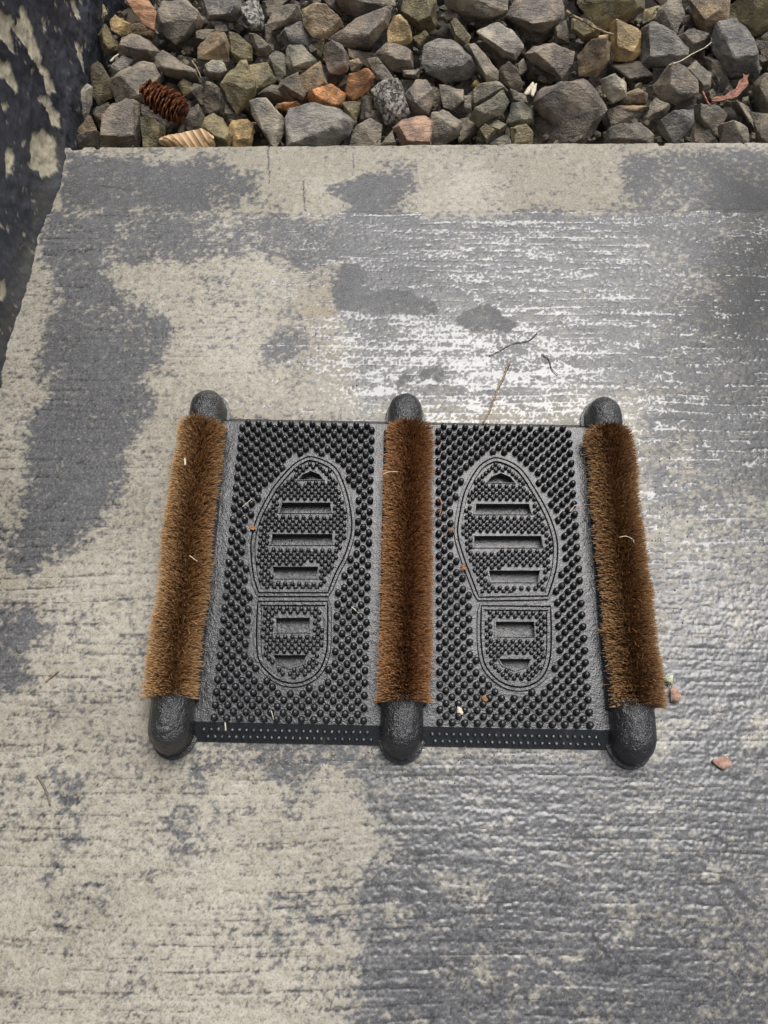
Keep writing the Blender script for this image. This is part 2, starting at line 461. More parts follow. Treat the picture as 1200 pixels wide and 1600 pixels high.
gloss = 0.44 * sstep(0.15, 0.55, wet)                   # how much of the surface film still shines
for pg, val, sf in (([(600, 1170), (1000, 1190), (1060, 900), (1500, 880), (1500, 1900), (575, 1900), (565, 1500), (590, 1300)], 0.72, 0.05), ([(1080, 540), (1500, 520), (1500, 860), (1080, 860)], 0.30, 0.06)):
    paint(gloss, pg, val, sf)
gloss = np.clip(gloss * (0.75 + 0.5 * nfbm(XX * 30, YY * 40, 4, 61)), 0, 1)
# relief of the broomed surface, in metres
yl = YY + (nfbm(XX * 3, YY * 6, 2, 21) - 0.5) * 0.016
ln = nfbm(XX * 19, yl * 190, 3, 22, 0.55)
ph = 2 * np.pi * yl / 0.0150 + (nfbm(XX * 3, yl * 26, 2, 23) - 0.5) * 8.0
groove = sstep(0.80, 0.99, np.sin(ph)) * sstep(0.36, 0.56, nfbm(XX * 9, yl * 22, 3, 24))              # single bristle strokes of the broom
grit = nfbm(XX * 360, YY * 360, 2, 25)
sq = nfbm(XX * 150 + wxx * 60, YY * 215, 3, 26, 0.65)
calm = np.maximum(bord * 0.90, smooth_p * 0.97)
rel = ((ln - 0.5) * 1.15 - groove * 0.42) * (1 - calm) + ((sq - 0.5) * 0.80 + (grit - 0.5) * 1.25) * (1 - calm * 0.80)
rel = rel * 0.00105
level = (wet - 0.70) * 0.00075 + (nfbm(XX * 34, YY * 60, 3, 27) - 0.5) * 0.00042 - 0.00006
film = sstep(-0.00014, 0.00018, level - rel)
for (x0_, y0_), (x1_, y1_), cw_ in CRACKS:                               # hairline cracks and chipped strokes
    ex, ey = x1_ - x0_, y1_ - y0_
    cxw, cyw = XX + wxx * 0.25, YY + wyy * 0.25
    t_ = np.clip(((cxw - x0_) * ex + (cyw - y0_) * ey) / (ex * ex + ey * ey), 0, 1)
    dcr = np.hypot(cxw - x0_ - t_ * ex, cyw - y0_ - t_ * ey)
    rel -= 0.0022 * sstep(cw_ * 1.3, cw_ * 0.3, dcr)
    film *= sstep(cw_ * 0.5, cw_ * 1.5, dcr)
pit = sstep(-0.00020, -0.00060, rel) * (1 - film * 0.6) * 0.95
kk = 0.00013                                              # rounded meniscus where the water meets the grain
wav = (nfbm(XX * 60, YY * 130, 2, 63) - 0.5) * 0.00050
soft = level + wav + kk * np.logaddexp(0, (rel - level - wav) / kk)
ZZ += np.where(dist_e > 0.004, soft, rel * 0.3)
stv = stain_shade + (nfbm(XX * 13, YY * 17, 5, 31, 0.65) - 0.5) * 0.75 + (nfbm(XX * 170, YY * 210, 3, 32, 0.65) - 0.5) * 1.35 - rel * 200
coat = sstep(0.26, 0.78, stv)
edge_shade = np.zeros(XX.shape); paint(edge_shade, [(1130, 270), (1600, 250), (1600, 800), (1150, 770), (1100, 540)], 0.95, 0.08)  # painted shade at the right edge: lowers tone, raises wet
tone = np.clip(nfbm(XX * 6, YY * 7, 4, 33) * 1.6 - 0.3 + (nfbm(XX * 150, YY * 170, 3, 34, 0.6) - 0.5) * 1.3 - bord * 0.35 - edge_shade, 0, 1)
rust = np.zeros(XX.shape)
for pr, val in ((ell(510, 480, 26, 40), 0.6), (ell(500, 560, 40, 30), 0.4), (ell(820, 440, 40, 50), 0.45), (ell(770, 645, 40, 14), 0.5), (ell(640, 650, 40, 10), 0.5), (ell(560, 600, 40, 20), 0.35)):
    paint(rust, pr, val, 0.03)
rust *= nfbm(XX * 60, YY * 60, 3, 35) * 1.8

idx = np.arange(nyr * nxc).reshape(nyr, nxc)
quads = np.stack([idx[:-1, :-1], idx[:-1, 1:], idx[1:, 1:], idx[1:, :-1]], -1).reshape(-1, 4)
V = np.stack([XX, YY, ZZ], -1).reshape(-1, 3)
rim_i = np.concatenate([idx[0, :], idx[1:, -1], idx[-1, -2::-1], idx[-2:0:-1, 0]])
low = V[rim_i].copy(); low[:, 2] = -0.16
nb = len(V); k = len(rim_i)
side = [(int(rim_i[(i + 1) % k]), int(rim_i[i]), nb + i, nb + (i + 1) % k) for i in range(k)]
slab = grid_mesh('concrete_slab', np.concatenate([V, low]), quads, side, M_CONC)
tag(slab, kind='structure')
for nm, F in (('coat', coat), ('wet', np.clip(np.maximum(wet, edge_shade * 1.05), 0, 1)), ('film', film), ('tone', tone), ('pit', pit), ('rust', rust), ('gloss', gloss)):  # wet also carries the painted right-edge shade
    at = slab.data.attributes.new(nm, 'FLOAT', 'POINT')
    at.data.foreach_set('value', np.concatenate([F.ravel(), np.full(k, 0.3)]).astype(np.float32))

# ---- wall on the left
WX = -0.556
def wall_pt(px, py):
    d = ray(px, py); t = WX / d.x
    return (d.y * t, CAM_H + d.z * t)
wy = axis(0.30, 1.66, 0.003, -3.0, 3.2); wz = axis(-0.16, 0.36, 0.003, -0.165, 0.62)
YW, ZW = np.meshgrid(wy, wz)
XW = WX - np.clip(1.04 - YW, 0, 2) * 0.050 + (nfbm(YW * 9, ZW * 9, 4, 41) - 0.5) * 0.012 + (nfbm(YW * 55, ZW * 55, 4, 42, 0.65) - 0.5) * 0.0095
XW += 0.012 * np.exp(-np.maximum(ZW, 0) / 0.022) * np.exp(-((YW - 0.99) / 0.13) ** 2)      # mortar swelling at the foot
XW += 0.006 * np.exp(-np.maximum(ZW, 0) / 0.02)
YP = YW + (nfbm(YW * 60, ZW * 40, 4, 43, 0.6) - 0.5) * 0.020
ZP = ZW + (nfbm(YW * 60, ZW * 40, 4, 44, 0.6) - 0.5) * 0.020
peel = np.zeros(YW.shape)
q = 2.58
for pts, val in (([(0, 30), (30, 60), (60, 110), (85, 20), (110, 50), (130, 110), (165, 190), (170, 260), (215, 330), (225, 380), (180, 370), (170, 300), (140, 270), (120, 240), (80, 160), (50, 130), (70, 230), (40, 200), (-40, 100), (-80, 20)], 1),
                 ([(-10, 220), (40, 240), (60, 300), (85, 345), (70, 390), (40, 330), (-10, 290)], 0.9), ([(160, 380), (190, 375), (210, 420), (240, 450), (230, 515), (205, 510), (190, 450), (150, 410)], 1),
                 ([(140, 530), (170, 515), (210, 560), (205, 680), (170, 720), (130, 680), (130, 600)], 1), ([(35, 600), (65, 590), (70, 640), (60, 700), (35, 710)], 1),
                 ([(300, 160), (322, 180), (328, 300), (310, 290), (298, 220)], 0.9), ([(283, 10), (302, 5), (322, 70), (308, 80)], 1), ([(243, 3), (268, 8), (264, 38)], 1), ([(178, 62), (192, 68), (189, 118), (176, 112)], 0.9),
                 ([(30, 1130), (50, 1118), (62, 1170), (46, 1218), (33, 1200)], 1), ([(18, 408), (42, 408), (47, 472), (23, 452)], 0.8), ([(48, 898), (68, 902), (68, 953), (48, 948)], 0.8), ([(85, 560), (105, 555), (108, 590), (90, 598)], 0.8),
                 ([(-200, -260), (60, -200), (40, -40), (-60, -60)], 1), ([(300, -300), (380, -280), (340, -120), (310, -160)], 1)):
    w = sstep(-0.002, 0.007, poly_sd(YP, ZP, [wall_pt(a / q, b / q) for a, b in pts]))
    peel = np.maximum(peel, w * val)
moss = np.exp(-np.abs(ZW - 0.012) / 0.022) * sstep(0.55, 0.8, YW) * (YW < 1.07) * nfbm(YW * 50, ZW * 50, 3, 45) * 1.8
pv = peel + (nfbm(YW * 60, ZW * 60, 4, 46, 0.6) - 0.5) * 0.35
bare = sstep(0.36, 0.50, pv)
chips = sstep(0.785, 0.82, nfbm(YW * 120, ZW * 85, 3, 47, 0.6) + 0.06 * nfbm(YW * 9, ZW * 9, 2, 48))
bare = np.maximum(bare, chips * 0.85)
rim = sstep(0.30, 0.42, pv) * (1 - sstep(0.42, 0.52, pv)) * sstep(0.45, 0.6, nfbm(YW * 45, ZW * 45, 2, 49))
tonew = np.clip(nfbm(YW * 14, ZW * 14, 4, 50) * 1.7 - 0.35, 0, 1)
XW -= bare * 0.0030 - rim * 0.0015
ni, nj = YW.shape
V = np.stack([XW, YW, ZW], -1).reshape(-1, 3)
idx = np.arange(ni * nj).reshape(ni, nj)
quads = np.stack([idx[:-1, :-1], idx[:-1, 1:], idx[1:, 1:], idx[1:, :-1]], -1).reshape(-1, 4)
rim_i = np.concatenate([idx[0, :], idx[1:, -1], idx[-1, -2::-1], idx[-2:0:-1, 0]]); k = len(rim_i); nb = len(V)
back = V[rim_i].copy(); back[:, 0] = -0.78
F = [(int(rim_i[(i + 1) % k]), int(rim_i[i]), nb + i, nb + (i + 1) % k) for i in range(k)] + [tuple(nb + i for i in range(k))[::-1]]
wall = grid_mesh('painted_wall', np.concatenate([V, back]), quads, F, M_WALL)
tag(wall, 'low rough wall in dark blue-grey paint peeling to beige, left of the slab', 'wall')
for nm, A in (('bare', bare), ('moss', moss), ('rim', rim), ('tone', tonew)):
    at = wall.data.attributes.new(nm, 'FLOAT', 'POINT')
    at.data.foreach_set('value', np.concatenate([A.ravel(), np.zeros(k)]).astype(np.float32))

# ------------------------------------------------------------------ gravel: every stone of the bed is a piece of it
bed = mesh_obj('gravel_bed', [(-0.58, 1.03, -0.15), (4, 1.05, -0.15), (4, 4, -0.15), (-0.58, 4, -0.15), (-0.58, 1.03, -0.168), (4, 1.05, -0.168), (4, 4, -0.168), (-0.58, 4, -0.168)],
               [(0, 1, 2, 3), (4, 7, 6, 5), (0, 4, 5, 1), (1, 5, 6, 2), (2, 6, 7, 3), (3, 7, 4, 0)], M_SOIL, smooth=False)
tag(bed, kind='structure')
TONE = dict(g=(0.170, 0.156, 0.134), d=(0.105, 0.093, 0.078), b=(0.140, 0.138, 0.138), l=(0.25, 0.235, 0.205), t=(0.22, 0.17, 0.115), y=(0.33, 0.245, 0.125), o=(0.42, 0.21, 0.095),
            v=(0.165, 0.145, 0.085), p=(0.27, 0.185, 0.145), w=(0.4, 0.38, 0.34), q=(0.170, 0.149, 0.132), e=(0.146, 0.143, 0.118))
def rock_mesh(pts, size, seed, cuts=2, rough=0.045, clampf=None, bev=0.013):
    bm = bmesh.new()
    for p in pts: bm.verts.new(p)
    res = bmesh.ops.convex_hull(bm, input=bm.verts)
    bmesh.ops.delete(bm, geom=list({g for g in res['geom_interior'] + res['geom_unused'] if isinstance(g, bmesh.types.BMVert)}), context='VERTS')
    bmesh.ops.dissolve_limit(bm, angle_limit=R(14), verts=bm.verts, edges=bm.edges)
    bmesh.ops.bevel(bm, geom=bm.edges[:], offset=size * bev, segments=1, affect='EDGES', profile=0.5)
    bmesh.ops.triangulate(bm, faces=bm.faces)
    for it in range(cuts):
        es = [e for e in bm.edges if e.calc_length() > size * (0.16 if cuts < 3 else 0.09)]
        if es: bmesh.ops.subdivide_edges(bm, edges=es, cuts=1, use_grid_fill=False)
        bmesh.ops.triangulate(bm, faces=bm.faces)
    bm.normal_update()
    o = Vector((seed * 3.7, seed * 1.3, seed * 7.1))
    for v in bm.verts:
        a = mnoise.fractal(v.co / size * 2.6 + o, 0.8, 2.1, 5)
        v.co += v.normal * (a * size * rough)
        if clampf: clampf(v.co)
    bmesh.ops.recalc_face_normals(bm, faces=bm.faces)
    return bm
def keep_out(center):
    def f(co):
        w = co + center
        lim = edge_y(w.x) + 0.002
        if w.y < lim: co.y += lim - w.y
        if w.x < WX - 0.004: co.x += WX - 0.004 - w.x
        if w.z < -0.149: co.z += -0.149 - w.z
    return f
stone_n = 0
def stone_from_outline(pix, tone, z, label=None):
    global stone_n
    stone_n += 1
    rs = random.Random(stone_n * 13 + 5)
    pix = [(x, y + (9 if y > 217 else 0)) for x, y in pix]
    cx = sum(p[0] for p in pix) / len(pix); cy = sum(p[1] for p in pix) / len(pix)
    c = G(cx, cy, z)
    d = ray(cx, cy).normalized()
    # outline in a plane tipped half way between facing the lens and lying flat
    nrm = (-d * 0.75 + Vector((0, 0, 0.45))).normalized()
    ring = []
    for p in pix:
        r_ = ray(*p); t = (c - cam.location).dot(nrm) / r_.dot(nrm)
        ring.append((cam.location + r_ * t - c) * 1.07)
    size = max(max((a - b).length for a in ring for b in ring), 0.012)
    mean = sum(r.length for r in ring) / len(ring)
    pts = []
    for r in ring: pts.append(r.copy())
    tx = ring[0].normalized(); ty = nrm.cross(tx)
    up = mean * rs.uniform(0.42, 0.75)
    off = (tx * rs.uniform(-0.25, 0.25) + ty * rs.uniform(-0.25, 0.25)) * mean + Vector((0, 0.12 * mean, 0))
    tlt = (tx * rs.uniform(-1, 1) + ty * rs.uniform(-1, 1)) * 0.55
    for r in ring:
        if rs.random() < 0.25: continue
        pts.append(r * rs.uniform(0.55, 0.88) + off * 0.6 + nrm * (up * rs.uniform(0.9, 1.05) + r.dot(tlt) * 0.8))
    for r in ring: pts.append(r * rs.uniform(0.62, 0.85) - nrm * mean * rs.uniform(0.6, 0.85))
    bm = rock_mesh(pts, size, stone_n, 3, 0.040, keep_out(c))
    o = bm_obj('stone', bm, M_SPECK if tone == 'w' else M_STONE, bed, True, c)
    sharp_by_angle(o, 19)
    k = rs.uniform(0.85, 1.15) * 1.8
    o.color = (*(v * k * w_ for v, w_ in zip(TONE[tone], (1.04, 0.985, 0.90))), 1)
    if label: o['label'] = label
    return o

ZT, ZM, ZL = -0.040, -0.058, -0.078
STONES = {
 100: [
  ('g', ZT, (620,10),(760,10),(870,125),(840,185),(700,275),(590,190),(580,120)), ('y', ZT, (290,130),(320,95),(410,150),(400,215),(345,215),(295,185)),
  ('t', ZM, (205,-20),(240,20),(272,85),(240,150),(195,180)), ('v', ZM, (250,160),(300,210),(350,280),(330,320),(270,345),(240,300),(215,220)),
  ('q', ZT, (365,240),(420,215),(530,250),(590,320),(560,390),(450,380),(350,310)), ('t', ZL, (420,160),(500,160),(570,200),(560,260),(480,235),(405,210)),
  ('g', ZT, (570,360),(620,310),(680,345),(820,440),(840,510),(760,500),(640,470),(580,420)), ('t', ZT, (840,300),(920,215),(1000,215),(1030,290),(1030,385),(920,380),(840,365)),
  ('l', ZT, (870,440),(930,385),(990,375),(1020,440),(970,485),(900,480)), ('d', ZM, (850,185),(940,190),(945,225),(870,275),(820,280),(815,220)),
  ('b', ZT, (870,20),(860,-30),(1090,-30),(1105,70),(1070,130),(990,105),(900,120)), ('v', ZM, (1020,230),(1080,225),(1170,300),(1180,380),(1110,400),(1040,370)),
  ('v', ZT, (1100,385),(1140,385),(1200,510),(1190,600),(1130,640),(1080,710),(1010,580),(985,530),(1060,450)), ('d', ZM, (890,515),(975,560),(1005,650),(980,715),(900,705),(865,640)),
  ('v', ZT, (880,740),(935,705),(990,740),(1050,850),(1030,895),(960,880),(860,800)), ('y', ZM, (1030,800),(1050,760),(1140,755),(1185,800),(1170,890),(1060,895)),
  ('v', ZT, (480,760),(540,740),(635,810),(630,850),(570,905),(500,905),(490,830)), ('g', ZM, (740,700),(850,680),(880,740),(850,820),(780,815),(730,760)),
  ('g', ZM, (290,500),(470,385),(560,400),(610,490),(590,600),(470,660),(330,660)), ('b', ZM, (280,440),(370,375),(470,390),(420,440),(330,480)),
  ('q', ZT, (230,800),(310,690),(430,630),(475,660),(470,905),(235,908)), ('v', ZM, (190,440),(240,410),(310,530),(305,600),(220,660),(180,600),(170,500)),
  ('l', ZT, (105,580),(140,520),(180,545),(175,640),(140,745),(70,750),(60,700)), ('t', ZT, (75,830),(130,760),(170,730),(210,830),(150,855)), ('g', ZM, (70,850),(225,835),(225,905),(60,908)),
  ('d', ZL, (110,400),(190,395),(200,460),(110,500)), ('v', ZM, (710,530),(745,500),(810,530),(800,595),(750,595)), ('g', ZM, (810,520),(875,560),(865,660),(800,590)),
  ('g', ZL, (630,520),(700,530),(725,590),(640,600)), ('d', ZL, (180,680),(270,650),(310,690),(220,800),(170,740)), ('d', ZM, (940,150),(1020,150),(1035,210),(950,215)),
  ('d', ZL, (470,660),(600,660),(760,730),(640,850),(480,760)), ('d', ZL, (600,200),(860,180),(850,360),(700,330)), ('d', ZL, (1000,640),(1080,700),(1150,740),(1050,790),(990,730))],
 380: [
  ('w', ZT, (10,20),(50,0),(95,10),(130,110),(120,180),(60,195),(0,130),(-10,60)), ('g', ZT, (150,150),(200,60),(270,30),(350,60),(380,130),(280,160),(190,185)), ('b', ZM, (230,230),(270,165),(370,150),(410,220),(400,285),(280,295)),
  ('t', ZT, (370,60),(460,10),(530,60),(620,145),(560,210),(530,245),(440,225),(380,150)), ('q', ZT, (540,240),(650,150),(780,80),(920,50),(890,170),(790,290),(690,310),(600,280)),
  ('g', ZM, (575,-40),(940,-40),(940,40),(790,80),(690,105),(620,60)), ('y', ZT, (905,190),(940,110),(980,90),(1050,200),(1050,260),(1000,280),(910,260)), ('v', ZM, (1000,-40),(1200,-40),(1200,170),(1110,210),(1040,150),(990,80)),
  ('q', ZM, (830,330),(880,280),(990,280),(1060,360),(1060,450),(940,445),(890,380)), ('q', ZT, (510,290),(550,262),(620,285),(655,360),(650,450),(600,465),(540,450),(505,370)),
  ('e', ZT, (270,320),(290,285),(370,285),(450,370),(430,420),(300,440),(275,390)), ('e', ZM, (160,350),(200,315),(255,340),(285,430),(280,500),(220,510),(160,400)), ('v', ZM, (100,400),(150,390),(210,500),(140,560),(90,600),(50,480),(40,410)),
  ('t', ZM, (340,490),(480,390),(525,530),(470,585),(370,585)), ('g', ZM, (240,500),(340,460),(385,590),(370,620),(290,600),(210,560)), ('d', ZL, (80,600),(200,530),(390,610),(390,660),(120,650)),
  ('o', ZM, (400,610),(550,545),(635,590),(620,660),(540,690),(430,660), 'flat orange-tan stone'), ('o', ZT, (660,480),(780,435),(820,490),(780,570),(690,630),(645,590), 'rounded orange stone with a dark line across it'), ('t', ZM, (660,380),(720,365),(745,410),(720,445),(675,445)),
  ('l', ZM, (780,370),(830,365),(940,495),(880,515),(830,495)), ('w', ZT, (800,570),(850,510),(960,500),(1000,560),(1045,710),(960,770),(890,770), 'white speckled pitted stone'), ('q', ZT, (1010,600),(1080,500),(1150,510),(1190,590),(1160,710),(1070,710)),
  ('p', ZT, (940,800),(1000,755),(1130,720),(1180,760),(1170,888),(1000,888), 'pinkish stone'), ('b', ZT, (270,740),(300,680),(400,660),(600,680),(680,760),(650,840),(560,892),(285,894)), ('l', ZT, (40,660),(160,640),(250,740),(240,830),(200,892),(130,800),(50,720)),
  ('v', ZM, (620,640),(700,650),(745,640),(700,770),(650,740)), ('d', ZM, (740,610),(815,610),(815,740),(735,740)), ('g', ZM, (700,790),(800,740),(862,780),(850,890),(665,892)), ('v', ZM, (1060,235),(1140,215),(1175,240),(1100,295)),
  ('g', ZM, (1000,440),(1110,440),(1090,490),(1005,480)), ('g', ZM, (35,210),(70,215),(180,310),(150,350),(90,350)), ('w', ZM, (305,10),(370,30),(340,65),(300,40)), ('v', ZL, (410,290),(520,270),(500,390),(440,340)),
  ('o', ZM, (210,650),(330,650),(362,670),(290,692),(220,678)), ('g', ZM, (860,870),(940,815),(960,888)), ('d', ZL, (640,330),(840,340),(820,440),(660,400)), ('d', ZL, (520,460),(660,470),(640,570),(540,550)), ('d', ZL, (760,700),(900,700),(900,860),(740,760)),
  ('d', ZL, (120,10),(300,-20),(200,80),(140,140)), ('d', ZL, (480,-20),(600,0),(650,130),(540,60)), ('d', ZL, (130,170),(240,200),(230,320),(140,290)), ('e', ZL, (980,500),(1070,500),(1040,590),(990,560))],
 660: [
  ('g', ZT, (140,-40),(520,-40),(530,75),(430,110),(320,100),(240,90),(150,40)), ('q', ZT, (530,100),(600,-30),(860,-30),(880,110),(760,200),(660,195),(590,150)), ('g', ZM, (110,100),(150,70),(240,95),(230,135),(150,135)),
  ('v', ZT, (180,160),(215,125),(305,230),(280,285),(210,260)), ('l', ZT, (345,200),(480,140),(560,180),(630,290),(580,375),(500,350),(400,270)), ('b', ZT, (0,400),(20,290),(100,240),(180,240),(290,330),(340,430),(300,490),(150,510),(30,450)),
  ('g', ZT, (240,300),(320,290),(470,440),(470,490),(400,525),(340,420)), ('q', ZT, (640,340),(700,290),(800,275),(945,325),(930,400),(870,490),(790,440),(690,400)), ('d', ZM, (480,440),(530,400),(590,460),(630,560),(570,570),(490,500)),
  ('q', ZT, (695,650),(760,560),(850,520),(960,535),(1020,520),(1090,570),(1150,690),(1060,760),(880,800),(750,740)), ('g', ZM, (105,530),(250,560),(265,640),(190,695),(135,670)), ('e', ZM, (285,590),(330,555),(470,515),(530,575),(420,640),(320,685)),
  ('e', ZT, (300,740),(440,630),(500,595),(545,640),(480,720),(350,790)), ('e', ZM, (560,650),(620,640),(690,690),(690,775),(620,795),(530,770)), ('g', ZM, (55,730),(130,690),(240,760),(220,850),(100,892),(45,870)),
  ('e', ZM, (400,780),(460,750),(535,800),(480,835)), ('v', ZM, (345,830),(390,790),(455,830),(400,870)), ('e', ZM, (400,875),(540,830),(545,890),(395,895)), ('v', ZM, (555,800),(640,790),(690,840),(675,892),(555,892)), ('y', ZM, (300,540),(330,510),(388,545),(340,555)),
  ('v', ZT, (935,120),(1000,130),(1115,200),(1090,240),(1000,250),(930,190)), ('t', ZT, (970,350),(1040,270),(1170,280),(1160,370),(1090,480),(980,470)), ('d', ZM, (820,170),(900,130),(920,270),(830,275)), ('g', ZM, (585,410),(630,365),(655,430),(610,465)),
  ('g', ZM, (535,575),(640,595),(655,655),(555,645)), ('g', ZM, (255,610),(305,605),(305,705),(255,695)), ('d', ZL, (690,740),(1000,760),(1130,720),(1000,892),(700,892)), ('d', ZL, (640,400),(860,450),(800,520),(660,500)), ('d', ZL, (340,270),(500,360),(600,380),(480,430)),
  ('d', ZL, (200,750),(300,740),(360,800),(240,890)), ('d', ZL, (20,530),(110,560),(130,690),(30,700)), ('d', ZL, (600,150),(830,190),(720,290),(610,270))],
 900: [
  ('v', ZT, (10,20),(60,-40),(410,-40),(420,60),(350,110),(300,150),(180,190),(100,130)), ('y', ZT, (215,160),(320,155),(400,200),(400,330),(350,380),(225,370),(250,280),(210,200)), ('b', ZT, (410,190),(480,150),(600,230),(700,300),(700,350),(560,400),(405,420)),
  ('g', ZT, (520,60),(580,-20),(650,-20),(685,80),(620,220),(540,190),(500,130)), ('t', ZT, (700,20),(720,-40),(950,-40),(945,130),(800,190),(740,120)), ('v', ZM, (960,40),(1060,-20),(1260,-20),(1260,160),(1110,220),(1040,130),(965,130)),
  ('b', ZT, (870,170),(1000,130),(1050,160),(1120,290),(1160,420),(1140,465),(970,465),(920,370),(860,320), 'pale blue-grey wedge stone'), ('g', ZM, (630,230),(720,195),(845,245),(800,300),(720,330)), ('q', ZT, (490,540),(560,440),(620,410),(760,500),(760,580),(620,650),(530,620)),
  ('g', ZM, (690,440),(750,380),(840,460),(840,560),(790,590),(750,500)), ('y', ZM, (95,230),(200,215),(245,250),(220,295),(130,275)), ('l', ZT, (150,500),(240,480),(310,520),(315,600),(230,640),(160,560)), ('t', ZM, (190,610),(320,600),(390,560),(445,590),(440,645),(300,655)),
  ('t', ZM, (250,665),(340,655),(455,680),(380,705),(270,700)), ('g', ZM, (470,640),(500,615),(585,680),(560,725),(440,755),(415,740)), ('b', ZT, (510,800),(600,730),(730,690),(735,770),(620,870),(540,850)), ('g', ZM, (745,660),(900,670),(935,720),(890,850),(830,830),(755,750)),
  ('g', ZT, (890,790),(990,760),(1072,800),(1075,880),(895,882)), ('g', ZL, (970,640),(1085,665),(1120,860),(1050,770)), ('d', ZM, (1110,520),(1180,460),(1260,470),(1260,730),(1150,690),(1115,600)), ('g', ZM, (180,850),(290,800),(400,770),(480,840),(470,884),(180,884)),
  ('g', ZM, (1155,235),(1210,195),(1260,250),(1200,300)), ('v', ZL, (425,60),(520,40),(510,140),(415,150)), ('d', ZL, (200,390),(400,400),(480,500),(330,540),(220,460)), ('d', ZL, (800,360),(940,400),(960,560),(850,600)), ('d', ZL, (560,660),(750,600),(740,700),(600,730)),
  ('d', ZL, (190,690),(420,720),(360,800),(200,830)), ('d', ZL, (1100,240),(1200,300),(1220,460),(1160,420)), ('d', ZL, (1080,700),(1240,720),(1240,884),(1110,884)), ('d', ZL, (740,760),(830,820),(880,884),(700,884)), ('d', ZL, (640,100),(720,100),(800,200),(660,200))],
}
for off, lst in STONES.items():
    for e in lst:
        lab = e[-1] if isinstance(e[-1], str) else None
        pts = [p for p in e[2:] if not isinstance(p, str)]
        stone_from_outline([(off + x / 4, y / 4) for x, y in pts], e[0], e[1], lab)

# stones round and under those: a few shapes, copied
proto = []
for i in range(14):
    rs = random.Random(900 + i)
    ax = (1, rs.uniform(0.6, 0.9), rs.uniform(0.5, 0.75))
    pts = []
    for k_ in range(16):
        v = Vector((rs.gauss(0, 1), rs.gauss(0, 1), rs.gauss(0, 1))).normalized() * rs.uniform(0.85, 1.1)
        pts.append(Vector((v.x * ax[0], v.y * ax[1], v.z * ax[2])))
    o = bm_obj('stone', rock_mesh(pts, 2.0, 50 + i, 1, 0.05), M_STONE, bed); sharp_by_angle(o, 32)
    proto.append(o.data); bpy.data.objects.remove(o)
def loose(x, y, z, s):
    o = bpy.data.objects.new('stone', random.choice(proto)); link(o, bed)
    o.location = (x, y, z); o.scale = (s, s, s)
    o.rotation_euler = (random.uniform(-0.6, 0.6), random.uniform(-0.6, 0.6), random.uniform(0, 6.28))
    t = TONE[random.choice('ggddbqvte')]; k = random.uniform(1.0, 1.5); o.color = (t[0] * k, t[1] * k, t[2] * k, 1)
n_loose = 0
yy = 1.115
while yy < 1.60:                  # the layer below, seen through the gaps
    xx = -0.51
    while xx < 0.86:
        loose(xx + random.uniform(-0.012, 0.012), yy + random.uniform(-0.012, 0.012), -0.108 + random.uniform(-0.006, 0.006), random.uniform(0.030, 0.042)); n_loose += 1
        xx += 0.078
    yy += 0.075
for yb in (1.56, 1.635, 1.71):     # the bed goes on beyond the frame
    xx = -0.50
    while xx < 1.05:
        loose(xx + random.uniform(-0.015, 0.015), yb + random.uniform(-0.015, 0.015), -0.060 + random.uniform(-0.01, 0.01), random.uniform(0.036, 0.050)); n_loose += 1
        xx += 0.085
for i in range(2):
    for j in range(5):
        loose(0.80 + 0.09 * i + random.uniform(-0.01, 0.01), 1.14 + 0.085 * j, -0.060, random.uniform(0.036, 0.048)); n_loose += 1
# the far rest of the gravel as one mass
V, F = [], []
for i in range(2600):
    me = random.choice(proto)
    x, y = random.uniform(-0.5, 2.6), random.uniform(1.12, 3.0)
    if x < 1.08 and y < 1.76: continue
    s = random.uniform(0.035, 0.052); rot = Euler((random.random() * 6, random.random() * 6, random.random() * 6)).to_matrix()
    b0 = len(V); c = Vector((x, y, -0.085 + random.uniform(-0.02, 0.02)))
    bmx = bmesh.new(); bmx.from_mesh(me); bmesh.ops.dissolve_limit(bmx, angle_limit=R(25), verts=bmx.verts, edges=bmx.edges); bmx.verts.ensure_lookup_table(); bmx.verts.index_update()
    V += [rot @ (v.co * s) + c for v in bmx.verts]; F += [tuple(b0 + v.index for v in f.verts) for f in bmx.faces]; bmx.free()
far = mesh_obj('far_gravel', V, F, M_STONE, bed, False)
far.color = (*TONE['g'], 1); tag(far, kind='stuff')
lo = []
for me in proto[:5]:
    bmx = bmesh.new(); bmx.from_mesh(me); bmesh.ops.dissolve_limit(bmx, angle_limit=R(24), verts=bmx.verts, edges=bmx.edges); bmx.verts.index_update()
    lo.append(([v.co.copy() for v in bmx.verts], [tuple(v.index for v in f.verts) for f in bmx.faces])); bmx.free()
def scatter(name, pts, mat, parent, tone=(0.2, 0.17, 0.13)):
    V, F = [], []
    for x, y, z, s in pts:
        vv, ff = random.choice(lo); rot = Euler((random.random() * 6, random.random() * 6, random.random() * 6)).to_matrix(); b0 = len(V); c = Vector((x, y, z))
        V += [rot @ (v * s) + c for v in vv]; F += [tuple(b0 + i for i in f) for f in ff]
    o = mesh_obj(name, V, F, mat, parent, False); o.color = (*tone, 1)
    return tag(o, kind='stuff')
scatter('gravel_grit', [(random.uniform(-0.54, 0.85), random.uniform(1.075, 1.6), random.uniform(-0.088, -0.066), random.uniform(0.004, 0.013)) for i in range(1500)], M_STONE, bed)
grains = []
